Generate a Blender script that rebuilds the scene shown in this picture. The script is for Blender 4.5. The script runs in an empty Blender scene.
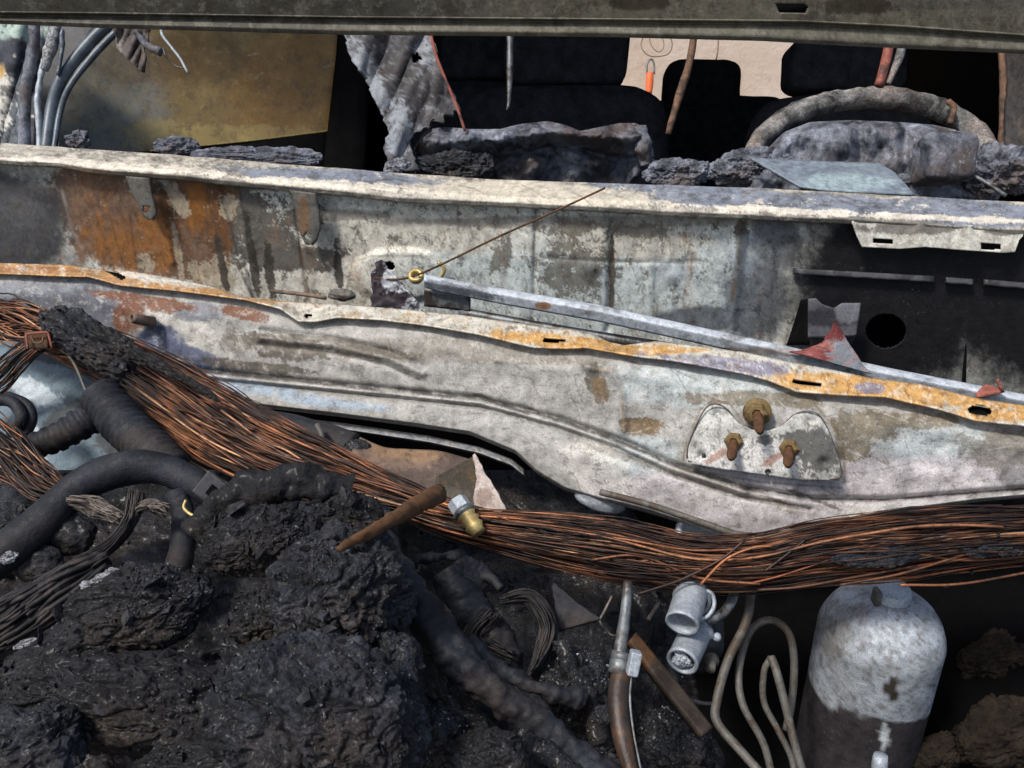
import bpy, math, random
import numpy as np
from mathutils import Vector
random.seed(7); rng = np.random.default_rng(7)
SC = bpy.context.scene; COL = SC.collection
# ------------------------------------------------------------------ camera, sky, sun, exposure
H = 1.35                                  # camera height above the ground
PITCH = math.radians(25); FPX = 853.0
cam = bpy.data.objects.new('camera', bpy.data.cameras.new('camera')); COL.objects.link(cam)
cam.location = (0, 0, H); cam.rotation_euler = (math.radians(90) - PITCH, 0, 0)
cam.data.sensor_width = 36; cam.data.lens = 36 * FPX / 1024; cam.data.clip_start = .02; cam.data.clip_end = 200
SC.camera = cam
W = bpy.data.worlds.new('World'); SC.world = W; W.use_nodes = True
nt = W.node_tree; sky = nt.nodes.new('ShaderNodeTexSky'); sky.sky_type = 'NISHITA'; sky.sun_disc = False
SUN_EL, SUN_AZ = math.radians(57), math.radians(232)     # azimuth clockwise from +Y: behind and a little left of the camera
sky.sun_elevation = SUN_EL; sky.sun_rotation = SUN_AZ; sky.dust_density = 3.0; sky.ozone_density = 1.0
nt.links.new(sky.outputs[0], nt.nodes['Background'].inputs[0]); nt.nodes['Background'].inputs[1].default_value = .10
sl = bpy.data.lights.new('sun', 'SUN'); sl.energy = 2.3; sl.angle = math.radians(10); sl.color = (1, .955, .89)
sun = bpy.data.objects.new('sun', sl); COL.objects.link(sun)
sd = Vector((math.sin(SUN_AZ) * math.cos(SUN_EL), math.cos(SUN_AZ) * math.cos(SUN_EL), math.sin(SUN_EL)))
sun.rotation_euler = sd.to_track_quat('Z', 'Y').to_euler(); sun.location = (0, -3, 5)
VS = SC.view_settings
SC.display_settings.display_device = 'sRGB'; VS.view_transform = 'Standard'; VS.look = 'None'
VS.exposure = 0.5; VS.gamma = 1; VS.use_curve_mapping = False

# ------------------------------------------------------------------ numpy noise
_perm = np.random.default_rng(3).permutation(256); _perm = np.concatenate([_perm, _perm, _perm])
_g = np.random.default_rng(5).normal(size=(256, 3)); _g /= np.linalg.norm(_g, axis=1)[:, None]
def gnoise(P):
    P = np.asarray(P, float); i = np.floor(P).astype(int); f = P - i; i &= 255
    u = f * f * f * (f * (f * 6 - 15) + 10); out = 0
    for a in (0, 1):
        for b in (0, 1):
            for c in (0, 1):
                h = _perm[_perm[_perm[(i[..., 0] + a) & 255] + ((i[..., 1] + b) & 255)] + ((i[..., 2] + c) & 255)]
                g = _g[h]; d = f - np.array([a, b, c])
                w = (u[..., 0] if a else 1 - u[..., 0]) * (u[..., 1] if b else 1 - u[..., 1]) * (u[..., 2] if c else 1 - u[..., 2])
                out = out + w * (g * d).sum(-1)
    return out * 1.6
def fbm(P, fr, oc=4, seed=0, ridge=False):
    P = np.asarray(P) * fr + seed * 17.31; a = 1; s = 0; n = 0
    for o in range(oc):
        v = gnoise(P + o * 5.7)
        if ridge: v = 1 - 2 * np.abs(v)
        s = s + a * v; n += a; a *= .5; P = P * 2.03
    return s / n * (1 if ridge else 1.5)
_g2 = np.random.default_rng(9).uniform(0, 2 * math.pi, 65536); _g2x = np.cos(_g2).astype(np.float32); _g2y = np.sin(_g2).astype(np.float32)
def gn2(x, y):
    x = x.astype(np.float32); y = y.astype(np.float32); ix = np.floor(x).astype(np.int32); iy = np.floor(y).astype(np.int32); fx = x - ix; fy = y - iy
    u = fx * fx * (3 - 2 * fx); v = fy * fy * (3 - 2 * fy)
    def c(a, b):
        h = ((ix + a) * 7919 ^ (iy + b) * 104729) ; h = (h ^ (h >> 7)) & 65535
        return _g2x[h] * (fx - a) + _g2y[h] * (fy - b)
    a = c(0, 0) * (1 - u) + c(1, 0) * u; b = c(0, 1) * (1 - u) + c(1, 1) * u
    return (a * (1 - v) + b * v) * 1.5
def fb2(x, y, fr, oc=6, seed=0, per=.68):
    s = 0; a = 1; n = 0; x = x * .001 * fr + seed * 13.7; y = y * .001 * fr + seed * 7.3
    for o in range(oc): s = s + a * gn2(x + o * 31.7, y - o * 17.1); n += a * a; a *= per; x = x * 2.07; y = y * 2.07
    return s / math.sqrt(n) * .85
def ss(a, b, x):
    t = np.clip((x - a) / (b - a), 0, 1); return t * t * (3 - 2 * t)
# ------------------------------------------------------------------ picture point -> place
cp, sp = math.cos(PITCH), math.sin(PITCH)
Fv = np.array([0, cp, -sp]); Uv = np.array([0, sp, cp]); Rv = np.array([1., 0, 0]); O = np.array([0, 0, H])
def ray(x, y):
    x = np.asarray(x, float); y = np.asarray(y, float)
    return Fv + ((x - 512) / FPX)[..., None] * Rv + ((384 - y) / FPX)[..., None] * Uv
def at(x, y, t):
    return O + ray(x, y) * np.asarray(t, float)[..., None]
def plane_through(a, b, lean=0):
    """upright plane through two points; returns depth function (x, y, offset towards the viewer)"""
    d = b - a; d[2] = 0 if False else d[2]; h = np.array([d[0], d[1], 0]); h /= np.linalg.norm(h)
    n = np.array([h[1], -h[0], 0.0]); n = n * math.cos(lean) + np.array([0, 0, 1.0]) * math.sin(lean)
    if n @ Fv > 0: n = -n
    def f(x, y, off=0.):
        return ((a - O) @ n + off) / (ray(x, y) @ n)
    f.n = n
    return f
PB = plane_through(at(0., 270., .80), at(1024., 410., .545), math.radians(18))   # front bulkhead wall
PR = plane_through(at(0., 165., 1.02), at(1024., 235., .80), math.radians(6))    # windscreen rail and scuttle wall
def vdepth(Y):                                       # upright plane square to the view at distance Y
    return lambda x, y, off=0.: (Y - off) / (ray(x, y)[..., 1])
def lin(C):
    c = np.array(C, float) / 255; return np.where(c < .04045, c / 12.92, ((c + .055) / 1.055) ** 2.4)
# ------------------------------------------------------------------ scene graph helpers
def tag(o, label=None, cat=None, group=None, kind=None):
    for k, v in (('label', label), ('category', cat), ('group', group), ('kind', kind)):
        if v: o[k] = v
    return o
def thing(name, loc, label, cat, group=None):
    o = bpy.data.objects.new(name, None); COL.objects.link(o); o.location = Vector(loc); o.empty_display_size = .02
    return tag(o, label, cat, group)
def wpos(o):
    v = Vector(o.location)
    while o.parent: o = o.parent; v += o.location
    return v
def mesh(name, V, F, mat, parent=None, col=None, smooth=True, thick=0, off=-1):
    V = np.asarray(V, float).reshape(-1, 3); c = V.mean(0); me = bpy.data.meshes.new(name)
    Vl = V - c
    if isinstance(F, np.ndarray):
        k = F.shape[1]; me.vertices.add(len(V)); me.vertices.foreach_set('co', Vl.ravel())
        me.loops.add(F.size); me.loops.foreach_set('vertex_index', F.ravel().astype(np.int32))
        me.polygons.add(len(F)); me.polygons.foreach_set('loop_start', np.arange(0, F.size, k, dtype=np.int32))
        me.update(calc_edges=True)
    else:
        me.from_pydata(Vl.tolist(), [], F); me.update()
    me.validate()
    me.polygons.foreach_set('use_smooth', np.full(len(me.polygons), smooth)); me.materials.append(mat)
    if col is not None:
        a = me.color_attributes.new('Col', 'FLOAT_COLOR', 'POINT')
        a.data.foreach_set('color', np.concatenate([col, np.ones((len(V), 1))], 1).astype(np.float32).ravel())
    o = bpy.data.objects.new(name, me); COL.objects.link(o)
    if parent: o.parent = parent; o.location = Vector(c) - wpos(parent)
    else: o.location = Vector(c)
    if thick:
        m = o.modifiers.new('thickness', 'SOLIDIFY'); m.thickness = thick; m.offset = off
    return o
def join(parts):
    Vs = []; Fs = []; n = 0
    for V, F in parts:
        V = np.asarray(V).reshape(-1, 3); Vs.append(V); Fs += [tuple(int(i) + n for i in f) for f in F]; n += len(V)
    return np.concatenate(Vs), Fs
def smooth1(a, k):
    if k < 1: return a
    w = np.exp(-np.linspace(-2, 2, 2 * k + 1) ** 2); w /= w.sum()
    return np.convolve(np.pad(a, k, 'edge'), w, 'valid')
def crvx(pts, xs, sm=4):
    p = np.array(pts, float); return smooth1(np.interp(xs, p[:, 0], p[:, 1]), sm)
def in_poly(px, py, poly):
    r = np.zeros(px.shape, bool); n = len(poly)
    for i in range(n):
        x1, y1 = poly[i]; x2, y2 = poly[(i + 1) % n]
        if y1 == y2: continue
        c = ((y1 > py) != (y2 > py)) & (px < (x2 - x1) * (py - y1) / (y2 - y1) + x1); r ^= c
    return r
def ell(cx, cy, rx, ry, rot=0, n=20):
    a = np.linspace(0, 2 * math.pi, n, endpoint=False); c, s = math.cos(rot), math.sin(rot)
    return [(cx + rx * math.cos(t) * c - ry * math.sin(t) * s, cy + rx * math.cos(t) * s + ry * math.sin(t) * c) for t in a]
def gridsurf(name, PX, PY, T, mat, parent=None, paint=None, relief=None, thick=.0012, holes=(), rough=0, rfr=40, seed=0, smooth=True):
    """PX, PY, T: (nv, nu) arrays of picture position and depth"""
    if relief is not None: T = T - relief(PX, PY)
    V = at(PX, PY, T)
    if rough: V = V + (fbm(V, rfr, 3, seed) * rough)[..., None] * np.array([0, -.8, .5])
    nv, nu = PX.shape; idx = np.arange(nv * nu).reshape(nv, nu)
    F = np.stack([idx[:-1, :-1], idx[1:, :-1], idx[1:, 1:], idx[:-1, 1:]], -1)
    cx = (PX[:-1, :-1] + PX[1:, 1:]) / 2; cy = (PY[:-1, :-1] + PY[1:, 1:]) / 2; keep = np.ones(cx.shape, bool)
    for h in holes: keep &= ~in_poly(cx, cy, h)
    F = F[keep]
    Vf = V.reshape(-1, 3); col = None
    if paint is not None: col = np.clip(paint(PX.ravel(), PY.ravel(), Vf), 0.002, 1)
    return mesh(name, Vf, F.reshape(-1, 4), mat, parent, col, smooth, thick)
def rows(name, rws, mat, xr, step=2, nv=8, dep=PB, sm=4, vs='lin', **k):
    """rws: list of (y-curve as [(x,y)..], offset towards viewer); lofted"""
    xs = np.arange(xr[0], xr[1] + .1, step); Y = []; Of = []
    for c, o in rws:
        Y.append(crvx(c, xs, sm)); Of.append(np.full(len(xs), o) if np.isscalar(o) else smooth1(np.interp(xs, [q[0] for q in o], [q[1] for q in o]), sm))
    Y = np.array(Y); Of = np.array(Of); n = len(rws)
    if np.isscalar(nv): nv = [nv] * (n - 1)
    PY = []; OO = []
    for i in range(n - 1):
        for j in range(nv[i]):
            f = j / nv[i]; PY.append(Y[i] * (1 - f) + Y[i + 1] * f); OO.append(Of[i] * (1 - f) + Of[i + 1] * f)
    PY.append(Y[-1]); OO.append(Of[-1]); PY = np.array(PY); OO = np.array(OO)
    if vs == 'smooth':
        for _ in range(3):
            PY[1:-1] = (PY[:-2] + 2 * PY[1:-1] + PY[2:]) / 4; OO[1:-1] = (OO[:-2] + 2 * OO[1:-1] + OO[2:]) / 4
    PX = np.broadcast_to(xs, PY.shape).copy()
    return gridsurf(name, PX, PY, dep(PX, PY, OO), mat, **k)
def resample(pts, n, sm=True):
    p = np.array(pts, float); m = len(p)
    if sm and m > 2:                                 # Catmull-Rom
        q = []; pe = np.vstack([2 * p[0] - p[1], p, 2 * p[-1] - p[-2]])
        for i in range(m - 1):
            a, b, c, d = pe[i], pe[i + 1], pe[i + 2], pe[i + 3]
            for t in np.linspace(0, 1, 12, endpoint=False):
                q.append(.5 * (2 * b + (c - a) * t + (2 * a - 5 * b + 4 * c - d) * t * t + (3 * b - a - 3 * c + d) * t ** 3))
        q.append(p[-1]); p = np.array(q)
    s = np.concatenate([[0], np.cumsum(np.linalg.norm(np.diff(p[:, :2], axis=0), axis=1))])
    u = np.linspace(0, s[-1], n)
    return np.stack([np.interp(u, s, p[:, i]) for i in range(p.shape[1])], 1)
def patch(name, A, B, mat, nu=40, nv=12, sm=False, bulge=0, jag=0, seed=0, **k):
    """sheet between two edge lines, each [(x,y,t)..]"""
    a = resample(A, nu, sm); b = resample(B, nu, sm); f = np.linspace(0, 1, nv)[:, None, None]
    G = a[None] * (1 - f) + b[None] * f
    T = G[..., 2] - bulge * np.sin(np.linspace(0, math.pi, nv))[:, None]
    px, py = G[..., 0].copy(), G[..., 1].copy()
    if jag:
        e = np.abs(np.linspace(-1, 1, nv))[:, None] ** 6
        J = gnoise(np.stack([px * .13, py * .13, np.full_like(px, seed * 3.1)], -1)) * jag * e
        px += J; py += J
    return gridsurf(name, px, py, T, mat, seed=seed, **k)
def tubeV(P, r, n=8, cap=True, ell_=1.0):
    P = np.asarray(P, float); m = len(P); r = np.full(m, r) if np.isscalar(r) else np.asarray(r)
    T = np.gradient(P, axis=0); T /= np.linalg.norm(T, axis=1)[:, None] + 1e-12
    up = np.array([0.13, -.6, .78]); a = np.cross(T, up); a /= np.linalg.norm(a, axis=1)[:, None] + 1e-12; b = np.cross(a, T)
    th = np.linspace(0, 2 * math.pi, n, endpoint=False)
    V = P[:, None] + r[:, None, None] * (np.cos(th)[None, :, None] * a[:, None] * ell_ + np.sin(th)[None, :, None] * b[:, None])
    idx = np.arange(m * n).reshape(m, n); nx = np.roll(idx, -1, 1)
    F = np.stack([idx[:-1], nx[:-1], nx[1:], idx[1:]], -1).reshape(-1, 4).tolist(); V = V.reshape(-1, 3)
    if cap: F.append(list(idx[0])[::-1]); F.append(list(idx[-1]))
    return V, [tuple(f) for f in F]
def line(pts, n=24, sm=True):
    q = resample(pts, n, sm); return at(q[:, 0], q[:, 1], q[:, 2])
def tube(name, pts, rpx, mat, parent=None, n=10, seg=24, rough=0, rfr=60, seed=0, corr=None, cap=True, ell_=1., sm=True, **k):
    """pts [(x,y,t)], radius in picture pixels (scalar or list)"""
    q = resample(pts, seg, sm); P = at(q[:, 0], q[:, 1], q[:, 2])
    rp = np.full(seg, rpx, float) if np.isscalar(rpx) else np.interp(np.linspace(0, 1, seg), np.linspace(0, 1, len(rpx)), rpx)
    r = rp * q[:, 2] / FPX
    if corr: r = r * (1 + corr[1] * np.sign(np.sin(np.linspace(0, 2 * math.pi * corr[0], seg))))
    V, F = tubeV(P, r, n, cap, ell_)
    if rough:
        cen = np.repeat(P, n, 0); d = V - cen; d /= np.linalg.norm(d, axis=1)[:, None] + 1e-9
        V = V + d * (fbm(V, rfr, 4, seed) * rough)[:, None]
    return mesh(name, V, F, mat, parent, **k)
_ico = {}
def ico(s):
    if s not in _ico:
        import bmesh
        bm = bmesh.new(); bmesh.ops.create_icosphere(bm, subdivisions=s, radius=1)
        me = bpy.data.meshes.new('t'); bm.to_mesh(me); bm.free()
        v = np.zeros(len(me.vertices) * 3); me.vertices.foreach_get('co', v)
        f = np.zeros(len(me.polygons) * 3, dtype=np.int32); me.polygons.foreach_get('vertices', f)
        _ico[s] = (v.reshape(-1, 3), f.reshape(-1, 3)); bpy.data.meshes.remove(me)
    return _ico[s]
def lumpV(cx, cy, rx, ry, t, rot=0, dz=.7, s=6, amp=.22, fr=1.6, crack=.12, fine=.05, seed=0, sq=1.0):
    v, f = ico(s); v = v.copy()
    if sq != 1: v = np.sign(v) * np.abs(v) ** sq
    n = v / np.linalg.norm(v, axis=1)[:, None]
    k = t / FPX; R = np.array([rx * k, ry * k, dz * min(rx, ry) * k]); m = min(rx, ry) * k
    Q = n * 1.0
    wq = Q + .25 * np.stack([fbm(Q, 2., 2, seed + 21), fbm(Q, 2., 2, seed + 22), fbm(Q, 2., 2, seed + 23)], -1)
    d = amp * fbm(Q, fr * .8, 3, seed) - crack * .55 * np.exp(-(gnoise(wq * fr * 1.1 + seed * 3.3) / .09) ** 2) - crack * .22 * np.exp(-(gnoise(wq * fr * 2.7 + seed * 5.1) / .1) ** 2) + crack * .35 * np.abs(gnoise(wq * fr * 3.1 + seed))
    v = v * R
    f2 = fine / .07 * min(1., m / .03)
    a2 = .0018 * f2 * fbm(v, 110., 4, seed + 5) + .0013 * f2 * fbm(v, 380., 3, seed + 8) - .0018 * f2 * ss(.3, .6, fbm(v, 170., 3, seed + 11))
    v = v + n * (d * m + a2)[:, None]
    c, s_ = math.cos(rot), math.sin(rot)
    ax = Rv * c - Uv * s_; ay = Rv * s_ + Uv * c; az = -Fv
    return at(np.float64(cx), np.float64(cy), np.float64(t)) + v[:, :1] * ax + v[:, 1:2] * ay + v[:, 2:] * az, f
def lump(name, *a, mat=None, parent=None, **k):
    V, F = lumpV(*a, **k); return mesh(name, V, F, mat, parent)
def lathe(name, base, axis, prof, mat, parent=None, n=32, **k):
    axis = np.asarray(axis, float); axis /= np.linalg.norm(axis); q = np.cross(axis, [0.3, .9, .1]); q /= np.linalg.norm(q); w = np.cross(axis, q)
    th = np.linspace(0, 2 * math.pi, n, endpoint=False)
    V = np.array([[base + axis * h + r * (math.cos(a) * q + math.sin(a) * w) for a in th] for r, h in prof]); m = len(prof)
    idx = np.arange(m * n).reshape(m, n); nx = np.roll(idx, -1, 1)
    F = np.stack([idx[:-1], nx[:-1], nx[1:], idx[1:]], -1).reshape(-1, 4).tolist()
    return mesh(name, V.reshape(-1, 3), [tuple(f) for f in F], mat, parent, **k)
def seg_d(px, py, pts):
    d = np.full(px.shape, 1e9)
    for (x1, y1), (x2, y2) in zip(pts[:-1], pts[1:]):
        vx, vy = x2 - x1, y2 - y1; t = np.clip(((px - x1) * vx + (py - y1) * vy) / (vx * vx + vy * vy), 0, 1)
        d = np.minimum(d, np.hypot(px - x1 - t * vx, py - y1 - t * vy))
    return d
def pline(col, px, py, pts, w, rgb, st=.9, brk=.5, fr=60):
    """a thin coloured line along a seam, groove or scratch, broken up by noise"""
    a = np.array(pts, float); b = (px > a[:, 0].min() - 6 * w) & (px < a[:, 0].max() + 6 * w) & (py > a[:, 1].min() - 6 * w) & (py < a[:, 1].max() + 6 * w)
    i = np.nonzero(b)[0]
    if len(i) == 0: return col
    d = seg_d(px[i], py[i], pts); n = fb2(px[i], py[i], fr, 4, int(abs(a[0, 0])) % 19)
    m = (np.exp(-(d / w) ** 2) * np.clip(1 - brk + brk * (n * 2 + .6), 0, 1) * st)[:, None]
    col[i] = col[i] * (1 - m) + lin(rgb) * m; return col
def scratches(col, px, py, box_, n, seed, rgb, st=.5, L=(8, 50), ang=(-.5, .5), w=.6):
    r = np.random.default_rng(seed)
    for k in range(n):
        x, y = r.uniform(box_[0], box_[2]), r.uniform(box_[1], box_[3]); a = r.uniform(*ang); l = r.uniform(*L); b = a + r.normal() * .15
        pline(col, px, py, [(x, y), (x + l / 2 * math.cos(a), y + l / 2 * math.sin(a)), (x + l / 2 * (math.cos(a) + math.cos(b)), y + l / 2 * (math.sin(a) + math.sin(b)))], w, rgb, st, .6)
    return col
def layers(px, py, P, base, specs):
    col = np.tile(lin(base), (len(px), 1))
    for s in specs:
        rgb, blobs, fr, amp, soft = s[:5]; st = s[5] if len(s) > 5 else 1.; str_ = s[6] if len(s) > 6 else (1, 1)
        if blobs is None: f = np.full(len(px), .30); fr = fr * 1.7; soft = soft * 1.3
        else:
            f = np.zeros(len(px))
            for b in blobs:
                x, y, rx, ry = b[:4]; r = b[4] if len(b) > 4 else 0
                dx, dy = px - x, py - y; c, n = math.cos(r), math.sin(r); u = (dx * c + dy * n) / rx; v = (-dx * n + dy * c) / ry
                f = np.maximum(f, np.exp(-.69 * (u * u + v * v) ** 1.5))
        f = f + amp * fb2(px / str_[0], py / str_[1], fr, 7, (rgb[0] * 3 + rgb[2] + int(fr)) % 23, .84)
        m = ss(.5 - soft * .62, .5 + soft * .62, f)[:, None] * st
        col = col * (1 - m) + lin(rgb) * m
    return col
# ------------------------------------------------------------------ materials
def nn(t, ty, **k):
    n = t.nodes.new(ty)
    for a, b in k.items(): setattr(n, a, b)
    return n
def newmat(name):
    m = bpy.data.materials.new(name); m.use_nodes = True; return m, m.node_tree, m.node_tree.nodes['Principled BSDF']
def noise(t, vec, scale, detail=6, rough=.6, dist=0):
    n = nn(t, 'ShaderNodeTexNoise'); n.inputs['Scale'].default_value = scale; n.inputs['Detail'].default_value = detail
    n.inputs['Roughness'].default_value = rough; n.inputs['Distortion'].default_value = dist; t.links.new(vec, n.inputs['Vector']); return n.outputs['Fac']
def ramp(t, fac, stops):
    r = nn(t, 'ShaderNodeValToRGB'); e = r.color_ramp.elements
    while len(e) < len(stops): e.new(.5)
    for q, (p, c) in zip(e, stops):
        q.position = p; q.color = (c, c, c, 1) if np.isscalar(c) else (*c, 1)
    t.links.new(fac, r.inputs[0]); return r.outputs[0]
def mixc(t, fac, a, b, mode='MIX'):
    m = nn(t, 'ShaderNodeMix', data_type='RGBA', blend_type=mode)
    for sck, v in ((m.inputs[0], fac), (m.inputs[6], a), (m.inputs[7], b)):
        if isinstance(v, bpy.types.NodeSocket): t.links.new(v, sck)
        elif np.isscalar(v): sck.default_value = v
        else: sck.default_value = (*v, 1)
    return m.outputs[2]
def bump(t, bsdf, h, strength=.5, dist=.001, prev=None):
    b = nn(t, 'ShaderNodeBump'); b.inputs['Strength'].default_value = strength; b.inputs['Distance'].default_value = dist
    t.links.new(h, b.inputs['Height'])
    if prev is not None: t.links.new(prev, b.inputs['Normal'])
    t.links.new(b.outputs[0], bsdf.inputs['Normal']); return b.outputs[0]
def coord(t): return nn(t, 'ShaderNodeTexCoord').outputs['Object']
def mat_metal(name, base=None, speck=.35, rough=(.5, .8), metallic=.15, bumps=(.35, .0006), scale=1., speckcol=(.03, .028, .026), pale=(.62, .62, .6), spec=.3):
    """burnt sheet metal: painted vertex colours or one base colour, flaked dark and pale specks, pitted"""
    m, t, b = newmat(name); v = coord(t); b.inputs['Specular IOR Level'].default_value = spec
    if base is None: c = nn(t, 'ShaderNodeAttribute', attribute_name='Col').outputs['Color']
    else: c = base
    n1 = noise(t, v, 90 * scale, 8, .65); n2 = noise(t, v, 420 * scale, 5, .7); n3 = noise(t, v, 1300 * scale, 3, .6); n4 = noise(t, v, 28 * scale, 5, .6, .6)
    c = mixc(t, 1., c, ramp(t, n1, [(.25, .62), (.5, .98), (.75, 1.3)]), 'MULTIPLY')
    c = mixc(t, 1., c, ramp(t, n3, [(.3, .68), (.7, 1.24)]), 'MULTIPLY')
    nf = noise(t, v, 110 * scale, 12, .78, .3)
    c = mixc(t, ramp(t, nf, [(.535, 0.), (.56, .5)]), c, mixc(t, 1., c, (.55, .54, .52), 'MULTIPLY'))
    c = mixc(t, ramp(t, nf, [(.43, .4), (.455, 0.)]), c, mixc(t, 1., c, (1.3, 1.29, 1.26), 'MULTIPLY'))
    k = nn(t, 'ShaderNodeMath', operation='MULTIPLY'); t.links.new(ramp(t, n2, [(.58, 0.), (.66, 1.)]), k.inputs[0]); t.links.new(ramp(t, n4, [(.42, 0.), (.6, speck)]), k.inputs[1])
    c = mixc(t, k.outputs[0], c, speckcol)
    k2 = nn(t, 'ShaderNodeMath', operation='MULTIPLY'); t.links.new(ramp(t, n2, [(.32, 1.), (.4, 0.)]), k2.inputs[0]); t.links.new(ramp(t, n4, [(.35, speck * .9), (.5, 0.)]), k2.inputs[1])
    c = mixc(t, k2.outputs[0], c, mixc(t, .5, c, pale))
    t.links.new(c, b.inputs['Base Color']); b.inputs['Metallic'].default_value = metallic
    t.links.new(ramp(t, n1, [(.3, rough[0]), (.7, rough[1])]), b.inputs['Roughness'])
    p = bump(t, b, n1, bumps[0], bumps[1] * 3); p = bump(t, b, nf, bumps[0] * 1.2, bumps[1] * 1.2, p); bump(t, b, n2, bumps[0], bumps[1], p)
    return m
def mat_char(name, dark=(.006, .006, .007), light=(.045, .047, .055), brown=(.03, .021, .015), rough=(.55, .95), bumpd=.002, scale=1., glint=.0, ash=(.16, .17, .19), ashamt=.5, coat=0, stretch=None, spec=.16, mod=1.):
    m, t, b = newmat(name); v = coord(t)
    if stretch:
        mp = nn(t, 'ShaderNodeMapping'); mp.inputs['Scale'].default_value = stretch; t.links.new(v, mp.inputs[0]); v = mp.outputs[0]
    n1 = noise(t, v, 26 * scale, 8, .62, .3); n2 = noise(t, v, 160 * scale, 8, .7); n3 = noise(t, v, 700 * scale, 4, .65); n4 = noise(t, v, 14 * scale, 3, .5)
    c = mixc(t, ramp(t, n1, [(.38, 0.), (.66, 1.)]), dark, light)
    c = mixc(t, ramp(t, n4, [(.48, 0.), (.64, .8)]), c, brown)
    c = mixc(t, 1., c, ramp(t, n3, [(.36, 1 - .7 * mod), (.64, 1 + .9 * mod)]), 'MULTIPLY'); c = mixc(t, 1., c, ramp(t, n2, [(.38, 1 - .55 * mod), (.62, 1 + .6 * mod)]), 'MULTIPLY')
    k = nn(t, 'ShaderNodeMath', operation='MULTIPLY'); t.links.new(ramp(t, n2, [(.56, 0.), (.68, 1.)]), k.inputs[0]); t.links.new(ramp(t, n1, [(.5, 0.), (.66, ashamt)]), k.inputs[1])
    c = mixc(t, k.outputs[0], c, ash)
    if glint:
        c = mixc(t, ramp(t, n3, [(.63, 0.), (.66, glint)]), c, (.6, .64, .72))  # bright specks mixed into the base colour stand in for glints
    t.links.new(c, b.inputs['Base Color']); t.links.new(ramp(t, n2, [(.35, rough[0]), (.6, rough[1])]), b.inputs['Roughness'])
    b.inputs['Specular IOR Level'].default_value = spec; b.inputs['Coat Weight'].default_value = coat; b.inputs['Coat Roughness'].default_value = .25
    vo = nn(t, 'ShaderNodeTexVoronoi'); vo.inputs['Scale'].default_value = 190 * scale; t.links.new(v, vo.inputs['Vector'])
    p = bump(t, b, n1, .6, bumpd * 2); p = bump(t, b, n2, 1. * mod, bumpd * 1.3, p); p = bump(t, b, vo.outputs['Distance'], .35, bumpd * .5, p); bump(t, b, n3, .9, bumpd * .4, p)
    return m
def mat_copper(name, tone=0.):
    m, t, b = newmat(name); v = coord(t); oi = nn(t, 'ShaderNodeObjectInfo')
    mp = nn(t, 'ShaderNodeMapping'); t.links.new(v, mp.inputs[0])
    cb = nn(t, 'ShaderNodeCombineXYZ'); mu = nn(t, 'ShaderNodeMath', operation='MULTIPLY'); mu.inputs[1].default_value = 37
    t.links.new(oi.outputs['Random'], mu.inputs[0]); t.links.new(mu.outputs[0], cb.inputs[0]); t.links.new(mu.outputs[0], cb.inputs[1]); t.links.new(cb.outputs[0], mp.inputs['Location'])
    n1 = noise(t, mp.outputs[0], 22, 5, .6); n2 = noise(t, mp.outputs[0], 300, 5, .7)
    r = ramp(t, oi.outputs['Random'], [(.0, (.03, .018, .014)), (.16, (.20, .085, .045)), (.36, (.54, .21, .085)), (.52, (.13, .055, .035)), (.68, (.66, .36, .19)), (.78, (.30, .09, .035)), (.9, (.035, .03, .028))])
    c = mixc(t, ramp(t, n1, [(.45 + tone, 0.), (.64 + tone, .93)]), r, (.014, .013, .014))
    c = mixc(t, ramp(t, n2, [(.52, 0.), (.7, .75)]), c, (.03, .025, .022))
    t.links.new(c, b.inputs['Base Color']); b.inputs['Metallic'].default_value = .45; b.inputs['Roughness'].default_value = .5
    bump(t, b, n2, .5, .0004); return m
def mat_plain(name, c, rough=.7, metallic=0., sc=60, var=.35, bumpd=.0006, alt=None, spec=.5):
    m, t, b = newmat(name); v = coord(t); n1 = noise(t, v, sc, 7, .65); n2 = noise(t, v, sc * 7, 5, .7)
    k = mixc(t, 1., c, ramp(t, n1, [(.3, 1 - var), (.7, 1 + var)]), 'MULTIPLY'); k = mixc(t, 1., k, ramp(t, n2, [(.3, 1 - var * .6), (.7, 1 + var * .6)]), 'MULTIPLY')
    if alt is not None: k = mixc(t, ramp(t, noise(t, v, sc * .6, 6, .7, .5), [(.48, 0.), (.58, .9)]), k, alt)
    t.links.new(k, b.inputs['Base Color']); b.inputs['Roughness'].default_value = rough; b.inputs['Metallic'].default_value = metallic; b.inputs['Specular IOR Level'].default_value = spec
    bump(t, b, n2, .5, bumpd); return m
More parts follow.
